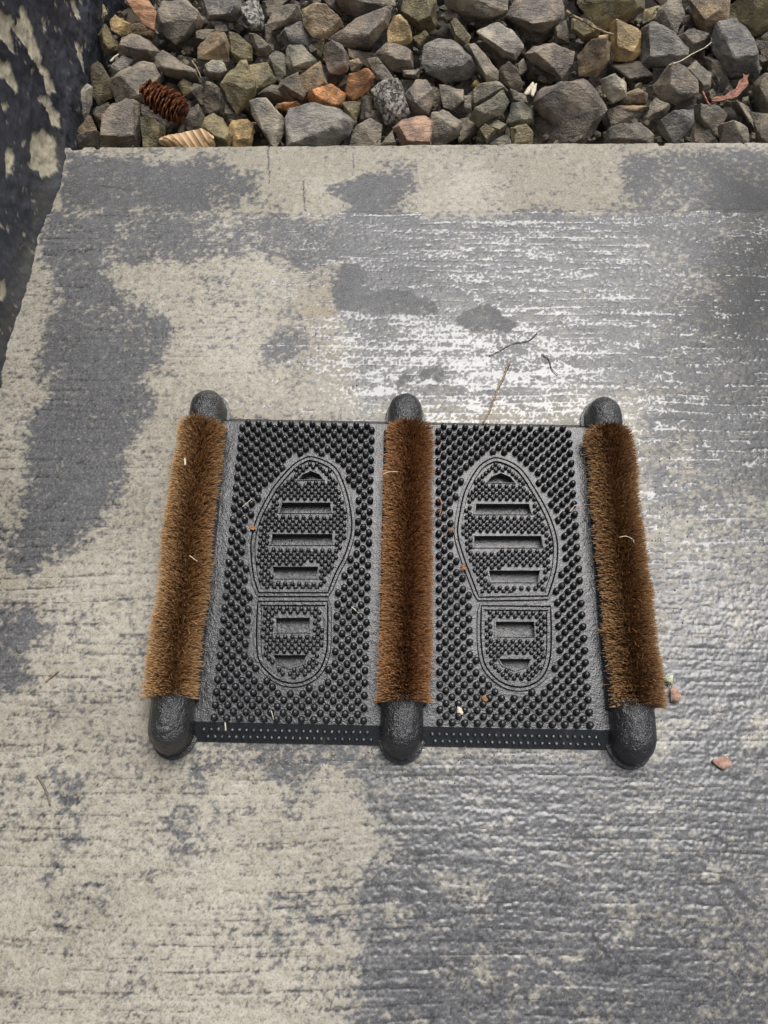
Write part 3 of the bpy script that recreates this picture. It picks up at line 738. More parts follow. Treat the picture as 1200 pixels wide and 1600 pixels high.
for i in range(560):
    side_ = random.random()
    if side_ < 0.55: p = G(random.uniform(300, 1000), random.uniform(1160, 1215) + abs(random.gauss(0, 14)), 0)
    elif side_ < 0.7: p = G(random.uniform(1010, 1075), random.uniform(680, 1180), 0)
    elif side_ < 0.78: p = G(random.uniform(120, 1200), random.uniform(224, 246), 0)
    elif side_ < 0.86: p = G(random.uniform(205, 260), random.uniform(700, 1180), 0)
    else: p = G(random.uniform(0, 1200), random.uniform(240, 1600), 0)
    grains.append((p.x, p.y, 0.0008, random.uniform(0.0006, 0.0017)))
scatter('sand_grains', grains, M_STONE, slab, (0.45, 0.38, 0.28))

# ------------------------------------------------------------------ boot scraper
MC = Vector((0.0262, 0.309, 0)); MYAW = R(-1.15)
MAT = empty('boot_scraper', MC, MYAW)
tag(MAT, 'black rubber boot scraper mat with two shoe-sole prints and three brown brushes', 'boot scraper')
MI = Matrix.Rotation(-MYAW, 3, 'Z')
def L(px, py, z=0.016):
    p = MI @ (G(px, py, z) - MC)
    return Vector((p.x, p.y))
PT = 0.016                        # plate top
BX = 0.2835                       # spacing of the rails
SOLE = {-1: dict(
    sole=[(489, 716), (521, 730), (537, 758), (547, 796), (549, 832), (538, 870), (525, 895), (512, 927), (405, 927), (397, 900), (393, 856), (398, 824), (411, 793), (430, 761), (454, 733), (472, 720)],
    heel=[(404, 941), (512, 941), (512, 985), (510, 1019), (499, 1048), (480, 1063), (458, 1068), (434, 1062), (414, 1045), (404, 1026), (402, 985)],
    slots=[[(467, 750), (473, 742), (486, 737), (499, 742), (505, 750)], [(441, 786), (516, 786), (518, 802), (437, 802)], [(426, 835), (519, 835), (520, 852), (423, 852)], [(426, 886), (497, 886), (494, 904), (432, 904)],
           [(432, 966), (484, 966), (484, 988), (432, 988)], [(427, 1024), (479, 1024), (472, 1038), (453, 1043), (436, 1038)]]),
  1: dict(
    sole=[(780, 718), (811, 733), (836, 768), (857, 807), (869, 845), (869, 880), (864, 904), (855, 932), (748, 934), (735, 900), (724, 870), (715, 835), (719, 800), (727, 768), (745, 735), (762, 721)],
    heel=[(752, 948), (859, 949), (860, 990), (858, 1030), (848, 1056), (830, 1070), (808, 1074), (784, 1067), (763, 1048), (754, 1026), (751, 990)],
    slots=[[(761, 754), (767, 746), (782, 740), (797, 746), (804, 755)], [(744, 788), (826, 788), (830, 804), (742, 804)], [(741, 838), (845, 838), (848, 856), (741, 856)], [(764, 892), (843, 892), (840, 910), (768, 910)],
           [(775, 972), (834, 972), (835, 995), (775, 995)], [(780, 1030), (829, 1030), (824, 1042), (805, 1046), (787, 1041)]])}
def ring_sweep(outline, w, z0, z1):               # raised band with a groove down its middle
    n = len(outline); nr = []
    for i in range(n):
        d = (outline[(i + 1) % n] - outline[i - 1]); nr.append(Vector((d.y, -d.x)).normalized())
    prof = [(-w, z0 - 0.001), (-w * 0.8, z1), (-w * 0.25, z1), (-w * 0.05, z1 - 0.0022), (w * 0.15, z1), (w * 0.8, z1), (w, z0 - 0.001)]
    V = []; F = []; m_ = len(prof)
    for i in range(n):
        for a, z in prof:
            p = outline[i] + nr[i] * a; V.append((p.x, p.y, z))
    for i in range(n):
        for j in range(m_ - 1):
            a, b = i * m_ + j, ((i + 1) % n) * m_ + j
            F.append((a, b, b + 1, a + 1))
    return V, F
def stud_profile(r, h, n=9):
    rings = []
    for rr, zz in ((1.0, -0.001), (0.96, 0.30 * h), (0.84, 0.72 * h), (0.52, 0.95 * h)):
        rings.append([Vector((r * rr * math.cos(6.2832 * k / n), r * rr * math.sin(6.2832 * k / n), zz)) for k in range(n)])
    V, F = loft(rings, False, False)
    V.append(Vector((0, 0, h))); t = len(V) - 1; b0 = 3 * n
    F += [(b0 + k, b0 + (k + 1) % n, t) for k in range(n)]
    return V, F
sv, sf = stud_profile(0.0048, 0.0092)
tmp = mesh_obj('stud', sv, sf, M_RUB); STUD = tmp.data; bpy.data.objects.remove(tmp)
mv, mf = stud_profile(0.0033, 0.0050, 7)

def smooth_outline(pix, corners, zz=PT):
    P = [L(*p, zz) for p in pix]; n = len(P); out = []
    for i in range(n):
        p1, p2 = P[i], P[(i + 1) % n]
        if i in corners and (i + 1) % n in corners:
            for k in range(5): out.append(p1.lerp(p2, k / 5)); 
            continue
        p0 = P[i - 1] if i not in corners else p1 * 2 - p2
        p3 = P[(i + 2) % n] if (i + 1) % n not in corners else p2 * 2 - p1
        for k in range(5):
            t = k / 5
            out.append(0.5 * ((2 * p1) + (p2 - p0) * t + (2 * p0 - 5 * p1 + 4 * p2 - p3) * t * t + (3 * p1 - p0 - 3 * p2 + p3) * t ** 3))
    return out
for sgn in (-1, 1):
    x0, x1 = (-BX + 0.024, -0.024) if sgn < 0 else (0.024, BX - 0.024)
    y0, y1, sk = -0.215, 0.203, 0.0225
    D = SOLE[sgn]
    slots = [[L(*p) for p in s] for s in D['slots']]
    sole = smooth_outline(D['sole'], {7, 8}); heel = smooth_outline(D['heel'], {0, 1})
    # plate with through slots: constrained triangulation of the top, extruded down
    vin = [Vector((x0, y0)), Vector((x1, y0)), Vector((x1, y1)), Vector((x0, y1))]; ein = [(0, 1), (1, 2), (2, 3), (3, 0)]
    for s in slots:
        b0 = len(vin); vin += s; ein += [(b0 + i, b0 + (i + 1) % len(s)) for i in range(len(s))]
    for i in range(1, 12):
        for j in range(1, 20): vin.append(Vector((x0 + (x1 - x0) * i / 12, y0 + (y1 - y0) * j / 20)))
    vo, eo, fo, *_ = delaunay_2d_cdt(vin, ein, [], 0, 1e-6)
    def in_slot(c): return any(poly_sd(np.array([c.x]), np.array([c.y]), s)[0] > 0 for s in slots)
    tri = [f for f in fo if not in_slot(sum((vo[i] for i in f), Vector((0, 0))) / len(f))]
    V = [(v.x, v.y, PT) for v in vo]; n0 = len(V); V += [(v.x, v.y, 0.003) for v in vo]
    F = [tuple(f) for f in tri] + [tuple(n0 + i for i in f[::-1]) for f in tri]
    cnt = {}
    for f in tri:
        for a, b in zip(f, f[1:] + f[:1]): cnt[(a, b)] = 1
    for (a, b) in list(cnt):
        if (b, a) not in cnt: F.append((b, a, a + n0, b + n0))
    plate = mesh_obj('scraper_plate', V, F, M_PLATE, MAT, False)
    # sloping studded skirts front and back
    for yy_, dy, nm in ((y0, -sk, 'front_skirt'), (y1, 0.012, 'rear_skirt')):
        a = [(x0, yy_, PT - 0.0002), (x1, yy_, PT - 0.0002), (x1, yy_ + dy, 0.001), (x0, yy_ + dy, 0.001), (x0, yy_, 0.001), (x1, yy_, 0.001)]
        sk_o = mesh_obj(nm, a, [(0, 1, 2, 3), (0, 3, 4), (1, 5, 2), (3, 2, 5, 4)], M_RUB, plate, False)
    # raised outlines of the sole and the heel
    for pts, nm in ((sole, 'sole_outline'), (heel, 'heel_outline')):
        v, f = ring_sweep(pts, 0.0056, PT, PT + 0.0038)
        sharp_by_angle(mesh_obj(nm, v, f, M_RUB, plate), 40)
    bar = [(min(p.x for p in heel) - 0.001, max(p.y for p in heel) + 0.003), (max(p.x for p in heel) + 0.001, min(p.y for p in sole) - 0.003)]
    # slot rims
    for s in slots:
        n = len(s); c = sum(s, Vector((0, 0))) / n
        V, F = [], []
        for i in range(n):
            o_ = s[i] + (s[i] - c).normalized() * 0.0024
            i_ = s[i] + (s[i] - c).normalized() * 0.0004
            V += [(o_.x, o_.y, PT - 0.001), (o_.x, o_.y, PT + 0.0018), (i_.x, i_.y, PT + 0.0018), (i_.x, i_.y, PT - 0.008)]
        for i in range(n):
            a, b = i * 4, ((i + 1) % n) * 4
            F += [(a + j, b + j, b + j + 1, a + j + 1) for j in range(3)]
        mesh_obj('slot_rim', V, F, M_RUB, plate, False)
        mesh_obj('slot_floor', [(p.x, p.y, 0.0045) for p in (s[i] + (s[i] - c).normalized() * 0.003 for i in range(n))], [tuple(range(n))], M_RUB, plate, False)
    # studs
    pos = []
    ca, cb = (0.0472, 0.2325)
    for r_ in range(54):
        yq = y0 + 0.0052 + r_ * 0.00772
        for c_ in range(13 if r_ % 2 == 0 else 12):
            xq = sgn * (ca + (c_ + (0.5 if r_ % 2 else 0)) * (cb - ca) / 12)
            pos.append((xq, yq))
    P = np.array(pos)
    ds = np.maximum(poly_sd(P[:, 0], P[:, 1], sole), poly_sd(P[:, 0], P[:, 1], heel))
    inbar = (P[:, 0] > bar[0][0] - 0.001) & (P[:, 0] < bar[1][0] + 0.001) & (P[:, 1] > bar[0][1] - 0.006) & (P[:, 1] < bar[1][1] + 0.006)
    P = P[(ds < -0.0085) & ~inbar]
    P = P[np.argsort(P[:, 1])]
    for i, (a, b) in enumerate(P[:150]):
        o = bpy.data.objects.new('stud', STUD); link(o, plate)
        o.location = (a, b, PT); o.rotation_euler = (random.uniform(-0.05, 0.05), random.uniform(-0.05, 0.05), random.random() * 6)
    V, F = [], []
    for a, b in P[150:]:
        b0 = len(V); jx, jy = random.uniform(-0.0004, 0.0004), random.uniform(-0.0004, 0.0004)
        lx, ly = random.uniform(-0.06, 0.06), random.uniform(-0.06, 0.06)
        V += [(a + jx + v.x + lx * v.z, b + jy + v.y + ly * v.z, PT + v.z) for v in sv]; F += [tuple(b0 + i for i in f) for f in sf]
    tag(mesh_obj('studs', V, F, M_RUB, plate), kind='stuff')
    # small studs inside the prints and on the skirts
    V, F = [], []
    allp = sole + heel
    gx = np.arange(x0, x1, 0.0047); gy = np.arange(y0, y1, 0.0047)
    pts = np.array([(x, y) for j, y in enumerate(gy) for i, x in enumerate(gx) if (i + j) % 2 == 0])
    dd = np.maximum(poly_sd(pts[:, 0], pts[:, 1], sole), poly_sd(pts[:, 0], pts[:, 1], heel))
    dsl = np.max([poly_sd(pts[:, 0], pts[:, 1], s) for s in slots], 0)
    for a, b in pts[(dd > 0.0070) & (dsl < -0.0044)]:
        b0 = len(V); V += [(a + v.x, b + v.y, PT + v.z) for v in mv]; F += [tuple(b0 + i for i in f) for f in mf]
    for j in range(2):
        for i in range(24):
            x = x0 + 0.014 + (x1 - x0 - 0.028) * (i + 0.5 * j) / 23.5; t = (0.32, 0.68)[j]
            b0 = len(V); V += [(x + v.x, y0 - sk * t + v.y - 0.4 * v.z, PT * (1 - t) - 0.0012 + v.z * 0.62) for v in mv]; F += [tuple(b0 + k for k in f) for f in mf]
    tag(mesh_obj('small_studs', V, F, M_RUB, plate), kind='stuff')

# rails with domed ends, and the brushes in them
def arch(w, h, y, x=0.0, n=12, flat=0.45):
    pts = [Vector((x + w / 2, y, 0.0012)), Vector((x + w / 2, y, h * flat * 0.5))]
    for k in range(n + 1):
        a = math.pi * k / n
        pts.append(Vector((x + w / 2 * math.cos(a), y, h * flat + h * (1 - flat) * math.sin(a))))
    pts += [Vector((x - w / 2, y, h * flat * 0.5)), Vector((x - w / 2, y, 0.0012))]
    return pts
BRUSH_Y = 0.186
def make_rail(bx, cw, ch, lean):
    rail = []
    for y in np.linspace(-0.19, 0.19, 20):
        w = 0.060 + 0.0015 * mnoise.noise(Vector((bx * 9, y * 14, 1)))
        rail.append([Vector((bx + w / 2, y, 0.0015)), Vector((bx + w / 2, y, 0.020)), Vector((bx + w / 2 - 0.006, y, 0.026)), Vector((bx - w / 2 + 0.006, y, 0.026)), Vector((bx - w / 2, y, 0.020)), Vector((bx - w / 2, y, 0.0015))])
    v, f = loft(rail)
    ro = sharp_by_angle(mesh_obj('brush_rail', v, f, M_RUB, MAT), 40)
    for sg in (-1, 1):
        rings = []
        L_ = 0.256 - 0.181 - (0.007 if sg > 0 else 0); cw, ch = (0.053, 0.055) if sg < 0 else (0.049, 0.050)
        for t in list(np.linspace(0, 0.55, 5)) + list(np.linspace(0.62, 1, 11)):
            y = sg * (0.181 + L_ * t)
            e = 0 if t < 0.55 else (t - 0.55) / 0.45
            k = math.sqrt(max(0.0, 1 - e * e)); k2 = math.sqrt(max(0.0, 1 - (e * 0.97) ** 2))
            w = max(cw * k, 0.002); h = ch * (0.22 + 0.78 * k2)
            if t == 0: rings.append(arch(w * 0.96, h * 0.97, y - sg * 0.001, bx))
            rings.append(arch(w, h, y, bx))
        v, f = loft(rings)
        nzv = [p + Vector((mnoise.noise(p * 60), mnoise.noise(p * 60 + Vector((9, 0, 0))), mnoise.noise(p * 60 + Vector((0, 9, 0))))) * 0.0007 for p in map(Vector, v)]
        bmx = mesh_obj('end_cap', nzv, f, M_CAP, ro); sharp_by_angle(bmx, 60)
        # moulded foot flange round the cap
        fl = []
        for (ex, hh) in ((0.004, 0.0015), (0.004, 0.0045), (0.0, 0.0055)):
            ringp = []
            for k_ in range(25):
                a = math.pi * k_ / 24
                ringp.append(Vector((bx + (cw / 2 + ex) * math.cos(a), sg * (0.181 + L_ * 0.55 + (L_ * 0.45 + ex) * math.sin(a)), hh)))
            ringp = [Vector((bx + cw / 2 + ex, sg * 0.183, hh))] + ringp + [Vector((bx - cw / 2 - ex, sg * 0.183, hh))]
            fl.append(ringp)
        v, f = loft(fl)
        sharp_by_angle(mesh_obj('cap_flange', v, f, M_RUB, ro), 30)

def make_brush(bx, tint, lean, seed, n=17000, edge=None):
    r = np.random.default_rng(seed)
    core = loft([[Vector((bx + 0.012 * math.cos(a), y, 0.030 + 0.010 * math.sin(a))) for a in np.linspace(0, 2 * math.pi, 11)[:-1]] for y in (-BRUSH_Y + 0.004, 0, BRUSH_Y - 0.004)])
    brush = mesh_obj('brush', core[0], core[1], M_WOOD, MAT)
    brush.color = (*tint, 1)
    y = r.uniform(-BRUSH_Y, BRUSH_Y, n)
    clump = np.round(y / 0.0052) * 0.0052 + 0.0006
    u_ = r.uniform(-1, 1, n)
    ang = R(84) * np.where(r.random(n) < 0.68, u_, u_ * 0.42)
    ca = np.round(ang / 0.22) * 0.22
    wob = np.array([mnoise.noise(Vector((seed * 3.0, v * 11, 0))) for v in y])
    wob2 = np.array([mnoise.noise(Vector((seed * 3.0, v * 38, 4))) for v in y])
    wobR = np.array([mnoise.noise(Vector((seed * 7.0, v * 16, 9))) for v in y])
    len_ = 0.036 * (1 + 0.06 * wob2 + 0.07 * wobR * np.sign(ang)) * r.uniform(0.86, 1.04, n)
    stray = r.random(n) < 0.03
    len_ = np.where(stray, len_ * r.uniform(1.03, 1.22, n), len_)
    cx = bx + 0.0035 * wob + lean(y)
    zc = 0.029
    rootx = cx + 0.011 * np.sin(ang); rootz = zc + 0.008 * np.cos(ang)
    endspread = np.clip((np.abs(y) - (BRUSH_Y - 0.02)) / 0.02, 0, 1) * np.sign(y)
    a2 = ang + r.normal(0, 0.15, n) + (ca - ang) * r.uniform(0.0, 0.6, n)
    dy = (clump - y) * r.uniform(0.0, 0.7, n) + r.normal(0, 0.0020, n) + endspread * 0.003 + np.where(stray, r.normal(0, 0.010, n), 0)
    tipx = cx + np.sin(a2) * len_ * 0.98; tipz = zc + np.cos(a2) * len_ * np.where(np.abs(a2) < 0.5, 1.0 + 0.05 * r.normal(0, 1, n), 0.97)
    tipz = np.maximum(tipz, 0.024)
    tipy = np.clip(y + dy, -BRUSH_Y - 0.004, BRUSH_Y + 0.004)
    root = np.stack([rootx, y, rootz], 1); tip = np.stack([tipx, tipy, tipz], 1)
    midp = root * 0.45 + tip * 0.55 + np.stack([r.normal(0, 0.0010, n), r.normal(0, 0.0012, n), r.normal(0.0008, 0.0008, n)], 1)
    d = tip - root; d /= np.linalg.norm(d, axis=1, keepdims=True)
    s1 = np.cross(d, np.tile([0.0, 1.0, 0.0], (n, 1))); s1 /= np.linalg.norm(s1, axis=1, keepdims=True) + 1e-9
    s2 = np.cross(d, s1)
    rad = r.uniform(0.00034, 0.00072, n)[:, None]
    rings = []
    for base, k in ((root, 1.1), (midp, 1.0), (tip, 0.55)):
        for a in (0, 2.0944, 4.18879):
            rings.append(base + (s1 * math.cos(a) + s2 * math.sin(a)) * rad * k)
    V = np.stack(rings, 1).reshape(-1, 3)          # 9 verts per bristle
    b = (np.arange(n) * 9)[:, None]
    q_ = []
    for lvl in (0, 3):
        for j in range(3):
            a0, a1 = lvl + j, lvl + (j + 1) % 3
            q_.append(np.concatenate([b + a0, b + a1, b + a1 + 3, b + a0 + 3], 1))
    Q = np.concatenate(q_)
    me = bpy.data.meshes.new('bristles')
    me.vertices.add(len(V)); me.vertices.foreach_set('co', V.astype(np.float32).ravel())
    me.loops.add(Q.size); me.loops.foreach_set('vertex_index', Q.astype(np.int32).ravel())
    me.polygons.add(len(Q)); me.polygons.foreach_set('loop_start', np.arange(0, Q.size, 4, dtype=np.int32))
    me.update(calc_edges=True)
    me.polygons.foreach_set('use_smooth', np.ones(len(Q), bool))
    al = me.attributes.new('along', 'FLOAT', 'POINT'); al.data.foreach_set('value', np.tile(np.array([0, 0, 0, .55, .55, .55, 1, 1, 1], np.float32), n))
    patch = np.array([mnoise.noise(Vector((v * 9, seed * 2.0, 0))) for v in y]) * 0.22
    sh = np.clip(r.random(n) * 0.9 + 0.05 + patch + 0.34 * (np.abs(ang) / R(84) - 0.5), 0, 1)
    at = me.attributes.new('shade', 'FLOAT', 'POINT'); at.data.foreach_set('value', np.repeat(sh, 9).astype(np.float32))
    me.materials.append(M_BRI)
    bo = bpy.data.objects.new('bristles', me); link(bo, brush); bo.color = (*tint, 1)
    tag(bo, kind='stuff')
for bx, tint, lean, seed in ((-BX, (1.22, 1.19, 1.12), lambda y: -0.003 + 0.0 * y, 3), (0.0, (1.02, 0.86, 0.78), lambda y: 0.004 + 0.012 * y, 5), (BX, (0.96, 0.90, 0.84), lambda y: 0.003 - 0.02 * y - 0.0 * y, 8)):
    make_rail(bx, 0.056, 0.056, 0)
    make_brush(bx, tint, lean, seed)

# ------------------------------------------------------------------ small things
def twig(name, pix, z, rad, mat, label, cat='twig', taper=None, dz=None):
    pts = [G(*p, z + (dz[i] if dz else 0)) for i, p in enumerate(pix)]
    c = pts[0].copy(); sp = spline([p - c for p in pts], 5)
    sp = [p + Vector((mnoise.noise(p * 90 + c), mnoise.noise(p * 90 - c), mnoise.noise(p * 90 + c * 2) * 0.3)) * rad * 0.8 for p in sp]
    v, f = tube(sp, rad, 7, taper if taper else rad * 0.6)
    return tag(mesh_obj(name, v, f, mat, loc=c), label, cat)
twig('twig', [(797, 566), (786, 590), (772, 622), (764, 645), (750, 664)], 0.003, 0.0017, M_TWIG, 'thin tan twig lying on the wet slab behind the right print', 'twig')
twig('twig', [(840, 519), (826, 532), (800, 537), (782, 547), (764, 556)], 0.0018, 0.0008, M_DTWIG, 'dark forked-looking wet twig at the brightest puddle')
twig('twig', [(846, 553), (858, 562), (862, 576), (872, 586)], 0.0018, 0.0009, M_DTWIG, 'short bent dark twig right of the puddle twig')
twig('twig', [(60, 1212), (68, 1228), (74, 1244), (78, 1258)], 0.0025, 0.0018, M_DTWIG, 'short dark needle twig on pale concrete at lower left')
twig('twig', [(72, 1066), (82, 1056), (92, 1048)], 0.002, 0.0012, M_TWIG, 'tiny brown twig on pale concrete left of the left brush')
twig('stem', [(1044, 102), (1066, 94), (1082, 84), (1100, 75), (1112, 66)], -0.004, 0.0011, M_PALE, 'thin pale bent stem lying across the gravel at upper right', 'stem', dz=[0.0, 0.006, 0.006, 0.004, 0])
twig('stem', [(884, 18), (905, 30), (932, 45), (958, 54)], -0.012, 0.0028, M_TWIG, 'brown twig between big stones at the top edge', 'twig')
twig('stem', [(1097, 144), (1104, 156), (1109, 166)], -0.018, 0.0022, M_REDBARK, 'short dark red stem beside the red bark strip', 'stem')
twig('twig', [(300, 95), (308, 108), (314, 122)], -0.01, 0.0016, M_TWIG, 'small brown twig standing between stones behind the fir cone')
twig('twig', [(172, 96), (178, 90), (185, 84)], -0.015, 0.0020, M_PALE, 'pale splinter between stones near the dark wall')

def bark(name, pix, z, th, mat, label, seed, cat):
    c = G(sum(p[0] for p in pix) / len(pix), sum(p[1] for p in pix) / len(pix), z)
    d = ray(*[sum(p[i] for p in pix) / len(pix) for i in (0, 1)]).normalized()
    nrm = (-d * 0.6 + Vector((0, 0, 0.6))).normalized()
    pts = []
    rs = random.Random(seed)
    for p in pix:
        r_ = ray(*p); t = (c - cam.location).dot(nrm) / r_.dot(nrm); w = cam.location + r_ * t - c
        pts += [w + nrm * th * rs.uniform(0.3, 0.6), w * rs.uniform(0.8, 1.0) - nrm * th]
    bm = rock_mesh(pts, max(p.length for p in pts) * 1.4, seed, 2, 0.05)
    o = bm_obj(name, bm, mat, None, True, c); sharp_by_angle(o, 30)
    return tag(o, label, cat)
bark('bark_chip', [(192, -8), (226, -8), (246, 20), (241, 48), (228, 43), (210, 22)], -0.004, 0.010, M_BARK, 'orange-brown bark chip on the gravel at the top left', 3, 'bark')
def ribbon(name, pix, widths, z, mat, label, cat, curl=0.4, dz=None):
    pts = spline([G(*p, z + (dz[i] if dz else 0)) for i, p in enumerate(pix)], 5); c = pts[0].copy()
    n = len(pts); rows = []
    for i, p in enumerate(pts):
        d = (pts[min(i + 1, n - 1)] - pts[max(i - 1, 0)]).normalized(); a = d.cross(Vector((0, 0, 1))).normalized()
        t = i / (n - 1) * (len(widths) - 1); w = widths[int(t)] + (widths[min(int(t) + 1, len(widths) - 1)] - widths[int(t)]) * (t - int(t))
        top, bot = [], []
        for s in np.linspace(-1, 1, 5):
            j = mnoise.noise((p + a * s * 0.01) * 120) * 0.0018
            q_ = p - c + a * (w * s) + Vector((0, 0, -curl * w * s * s + j)); top.append(q_); bot.append(q_ - Vector((0, 0, 0.0018)))
        rows.append(top + bot[::-1])
    v, f = loft(rows)
    return tag(mesh_obj(name, v, f, mat, loc=c), label, cat)
ribbon('bark_strip', [(1112, 157), (1126, 155), (1142, 151), (1155, 141), (1163, 126), (1165, 117)], (0.002, 0.006, 0.004, 0.009, 0.006, 0.009, 0.003, 0.006), -0.018, M_REDBARK, 'curled reddish bark strip in a gap of the gravel at right', 'bark', -0.5)
ribbon('leaf_scrap', [(820, 145), (826, 140), (833, 128)], (0.002, 0.006, 0.003), -0.020, M_PALE, 'small cream dry leaf scrap between stones', 'leaf', 0.8)
ribbon('leaf_scrap', [(832, 149), (834, 138), (838, 130)], (0.002, 0.005, 0.001), -0.016, M_PALE, 'narrow cream leaf tip beside the cream leaf scrap', 'leaf', 0.5)

# ribbed dry leaf by the slab edge
c = G(293, 221, -0.014); n_u, n_v = 22, 9; V, F, rib = [], [], []
ux = Vector((1, 0.06, -0.05)).normalized(); vy = Vector((-0.15, 0.75, 0.62)).normalized()
for lay in (0, 1):
    for i in range(n_u):
        t = i / (n_u - 1); wd = 0.020 * (min(1.0, 0.12 + 1.6 * t) * min(1.0, 4.0 * (1.06 - t)))
        for j in range(n_v):
            s = j / (n_v - 1) * 2 - 1
            p = ux * ((t - 0.5) * 0.094) + vy * (wd * s) + Vector((0, -0.004, 0.006)) * (1 - s * s) * 0.8 + Vector((0, 0, 0.0007 * math.sin(46 * (t + 0.10 * s)) + 0.004 * math.sin(t * 7 + s)))
            V.append(p - (Vector((0, 0.0008, 0.0010)) if lay else Vector((0, 0, 0)))); rib.append(t + 0.10 * s)
for i in range(n_u - 1):
    for j in range(n_v - 1):
        a = i * n_v + j; F.append((a, a + n_v, a + n_v + 1, a + 1)); b0 = n_u * n_v + a; F.append((b0, b0 + 1, b0 + n_v + 1, b0 + n_v))
lf = mesh_obj('dry_leaf', V, F, M_LEAF, loc=c)
lf.data.attributes.new('rib', 'FLOAT', 'POINT').data.foreach_set('value', rib)
tag(lf, 'pale orange ribbed dry leaf tucked against the slab edge below the fir cone', 'leaf')

# fir cone
pa, pb = G(221, 138, -0.010), G(286, 176, -0.022)
cone = empty('fir_cone', (pa + pb) / 2)
tag(cone, 'reddish brown fir cone lying on the grey gravel', 'fir cone')
axis_v = (pb - pa); CL = axis_v.length; axd = axis_v.normalized()
rotm = axd.to_track_quat('Z', 'Y')
rings = []
for t in np.linspace(0, 1, 9):
    r_ = 0.0125 * (0.35 + 0.65 * math.sin(math.pi * (0.12 + 0.80 * t)))
    rings.append([rotm @ Vector((r_ * math.cos(a), r_ * math.sin(a), (t - 0.5) * CL)) for a in np.linspace(0, 2 * math.pi, 11)[:-1]])
v, f = loft(rings); mesh_obj('core', v, f, M_CONED, cone)
V, F = [], []                     # one scale: rounded fan, cupped, with thickness
prof = [(-0.25, 0), (0.25, 0), (0.62, 0.5), (0.60, 0.8), (0.32, 1.0), (0, 1.06), (-0.32, 1.0), (-0.60, 0.8), (-0.62, 0.5)]
for lay in (0, 1):
    for x, y in prof: V.append((x, y, 0.30 * y * y - 0.28 * x * x - 0.10 * lay))
V += [(0, 0.6, 0.16), (0, 0.6, 0.04)]
for k_ in range(9):
    k2 = (k_ + 1) % 9; F += [(k_, k2, 18), (9 + k2, 9 + k_, 19), (k2, k_, 9 + k_, 9 + k2)]
o = mesh_obj('scale', V, F, M_CONE); SC = o.data; bpy.data.objects.remove(o)
for i in range(96):
    t = (i + 0.5) / 96; a = i * 2.39996
    rr = 0.0110 * (0.45 + 0.55 * math.sin(math.pi * (0.14 + 0.74 * t)))
    o = bpy.data.objects.new('scale', SC); link(o, cone)
    rad_v = rotm @ Vector((math.cos(a), math.sin(a), 0)); tang = rotm @ Vector((-math.sin(a), math.cos(a), 0))
    fwd = (axd * 0.86 + rad_v * (0.50 + 0.30 * t + random.uniform(-0.22, 0.22)) + tang * random.uniform(-0.2, 0.2)).normalized(); upv = tang.cross(fwd)
    if upv.dot(rad_v) < 0: upv = -upv
    s = 0.0165 * (0.72 + 0.38 * math.sin(math.pi * (0.1 + 0.8 * t))) * random.uniform(0.9, 1.08)
    xv = fwd.cross(upv)
    mt = Matrix((xv, fwd, upv)).transposed().to_4x4() @ Matrix.Diagonal((s, s, s, 1))
    mt.translation = rad_v * rr + axd * ((t - 0.54) * CL * 0.94)
    o.matrix_local = mt

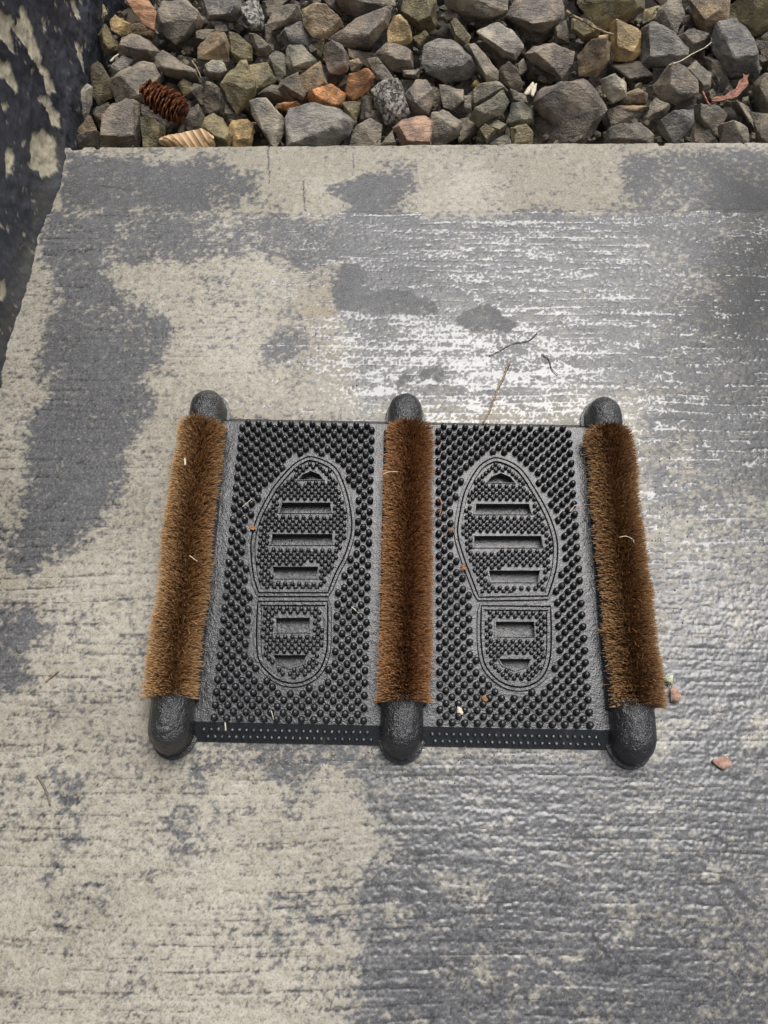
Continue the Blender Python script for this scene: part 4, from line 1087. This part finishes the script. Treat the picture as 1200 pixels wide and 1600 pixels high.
# crumbs and straws
def crumb(px, py, z, s, mat, name, label, cat, seed, flat=0.4):
    rs = random.Random(seed); pts = []
    for k_ in range(12):
        v = Vector((rs.gauss(0, 1), rs.gauss(0, 1), rs.gauss(0, 1))).normalized(); pts.append(Vector((v.x * s, v.y * s * rs.uniform(0.6, 1.2), v.z * s * flat)))
    return tag(bm_obj(name, rock_mesh(pts, s * 2, seed, 1, 0.06), mat, None, True, G(px, py, z)), label, cat)
crumb(1048, 1064, 0.006, 0.011, M_LICH, 'lichen_scrap', 'pale green lichen scrap beside the right brush', 'lichen', 21)
crumb(1053, 1084, 0.005, 0.012, M_PINK, 'leaf_scrap', 'pinkish brown leaf scrap just below the pale green scrap', 'leaf', 22, 0.3)
crumb(1128, 1190, 0.003, 0.013, M_PINK, 'leaf_crumb', 'small brown crumbled leaf on the slab at lower right', 'leaf', 23, 0.2)
crumb(394, 825, 0.024, 0.0045, M_RUST, 'rusty_crumb', 'orange crumb on the studs left of the left sole print', 'crumb', 24)
crumb(724, 886, 0.024, 0.005, M_RUST, 'rusty_crumb', 'rusty crumb on the studs left of the right sole print', 'crumb', 25)
crumb(704, 826, 0.024, 0.005, M_RUST, 'rusty_crumb', 'rusty crumb between middle brush and right sole print', 'crumb', 26)
crumb(718, 1110, 0.022, 0.006, M_PALE, 'pale_crumb', 'yellowish crumb on the studs below the right heel print', 'crumb', 27)
crumb(757, 1092, 0.022, 0.005, M_RUST, 'rusty_crumb', 'brown crumb on studs left below the right heel print', 'crumb', 28)
twig('straw', [(289, 716), (290, 727)], 0.064, 0.0014, M_PALE, 'white grain-like bit on top of the left brush', 'straw', 0.0016)
twig('straw', [(352, 1128), (353, 1142)], 0.018, 0.0011, M_PALE, 'short white bit at the front skirt of the left plate', 'straw')
twig('straw', [(424, 1111), (428, 1125)], 0.027, 0.0006, M_PALE, 'thin pale straw on studs below the left heel print', 'straw')
twig('straw', [(549, 948), (558, 956), (566, 964)], 0.027, 0.0007, M_PALE, 'thin pale straw on studs right of the left heel print', 'straw')
twig('straw', [(379, 792), (386, 786), (394, 778)], 0.027, 0.0007, M_PALE, 'thin pale straw on studs left of the left sole print', 'straw')
twig('straw', [(686, 778), (690, 788), (687, 806)], 0.027, 0.0011, M_RUST, 'bent rusty fibre on studs right of the middle brush', 'fibre')
twig('straw', [(890, 799), (899, 790), (908, 790)], 0.024, 0.0009, M_PALE, 'pale curled fibre near the right brush', 'fibre')
twig('straw', [(968, 839), (978, 838), (988, 842), (991, 848)], 0.066, 0.0006, M_PALE, 'pale curved fibre on top of the right brush', 'fibre')
twig('straw', [(598, 741), (610, 737), (622, 737)], 0.066, 0.0007, M_PALE, 'thin pale hair across the middle brush near its far end', 'fibre')
twig('straw', [(296, 868), (304, 874), (309, 877)], 0.064, 0.0006, M_PALE, 'short pale fibre on top of the left brush', 'fibre')
